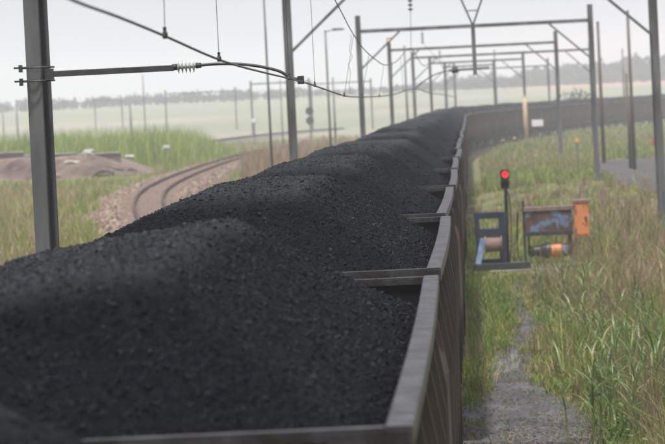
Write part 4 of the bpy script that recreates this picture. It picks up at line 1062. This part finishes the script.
V_ = []; T_ = []
rg = np.random.default_rng(77)
k = 0
for row, (yy, hh0, hh1, x0, x1, step) in enumerate(((1150, 1.9, 3.3, -240, 16, .8), (1210, 2.3, 4.3, -240, 200, .95), (1290, 5.2, 8.2, -8, 220, 1.4))):
    xx = x0
    while xx < x1:
        dens = vnoise(np.array(xx / 38.0), np.array(row * 3.3), 91)
        xx += step * rg.uniform(.6, 1.5) * (1 if dens > .3 else 1.6)
        h_ = rg.uniform(hh0, hh1) * (.55 + .75 * float(dens)); yq = yy + rg.uniform(-45, 45); g = float(gz(xx, yq))
        v1, t1 = foliage_clumps(xx, yq, g + h_ * .52, h_ * rg.uniform(.35, .6), h_ * .45, h_ * .5, 46 if row < 2 else 120, h_ * (.13 if row < 2 else .16), (.010, .018, .018), 1000 + k)
        V_.append(v1); T_.append(t1); k += 1
vv_ = np.concatenate(V_); tt_ = np.concatenate(T_)
tag(link('far_treeline', np_mesh('far_treeline', vv_.reshape(-1, 3), [np.arange(len(vv_) * 4).reshape(-1, 4)], M['tree'], np.repeat(tt_, 4, 0))), 'long blue-grey line of far trees along the horizon', 'treeline', kind='stuff')
def bush(px, py, Y, r_, label, col, seed, cat='bush', n=500):
    p = at(px, py, Y); g = float(gz(p.x, Y)); root = empty('bush', (p.x, Y, g), label=label, cat=cat)
    v1, t1 = foliage_clumps(0, 0, r_ * .75, r_ * 1.25, r_, r_ * .8, n, r_ * .11, col, seed)
    link('crown', np_mesh('crown', v1.reshape(-1, 3), [np.arange(len(v1) * 4).reshape(-1, 4)], M['tree'], np.repeat(t1, 4, 0)), root)
    for q in range(4): MB().tube([(0, 0, -.1), (random.uniform(-.5, .5) * r_, random.uniform(-.3, .3) * r_, r_ * .9)], [.05 * r_, .015 * r_], 6).build('stem', M['bark'], root)
bush(577, 96, 548, 2.6, 'hazy round green tree behind the wagons in the bend', (.09, .13, .05), 5)
bush(154, 120, 474, .9, 'small reddish brown bush at the back of the reed bed', (.22, .09, .06), 6, n=260)

# ------------------------------------------------------------------ haze
hz = MB().box((-900, -200, -3.0), (900, 2550, 40.0)).build('haze', M['wire'])
hm = bpy.data.materials.new('haze_air'); hm.use_nodes = True; tr_ = hm.node_tree
for nd in list(tr_.nodes):
    if nd.type != 'OUTPUT_MATERIAL': tr_.nodes.remove(nd)
pv = tr_.nodes.new('ShaderNodeVolumePrincipled'); pv.inputs['Color'].default_value = (.97, .97, 1.0, 1); pv.inputs['Density'].default_value = .00057; pv.inputs['Anisotropy'].default_value = 0.0
tr_.links.new(pv.outputs[0], tr_.nodes['Material Output'].inputs['Volume'])
hz.data.materials.clear(); hz.data.materials.append(hm); hz['kind'] = 'stuff'; hz['label'] = 'pale haze in the air over the far fields'
print('wagons', N_WAGONS, 'objects', len(bpy.data.objects))
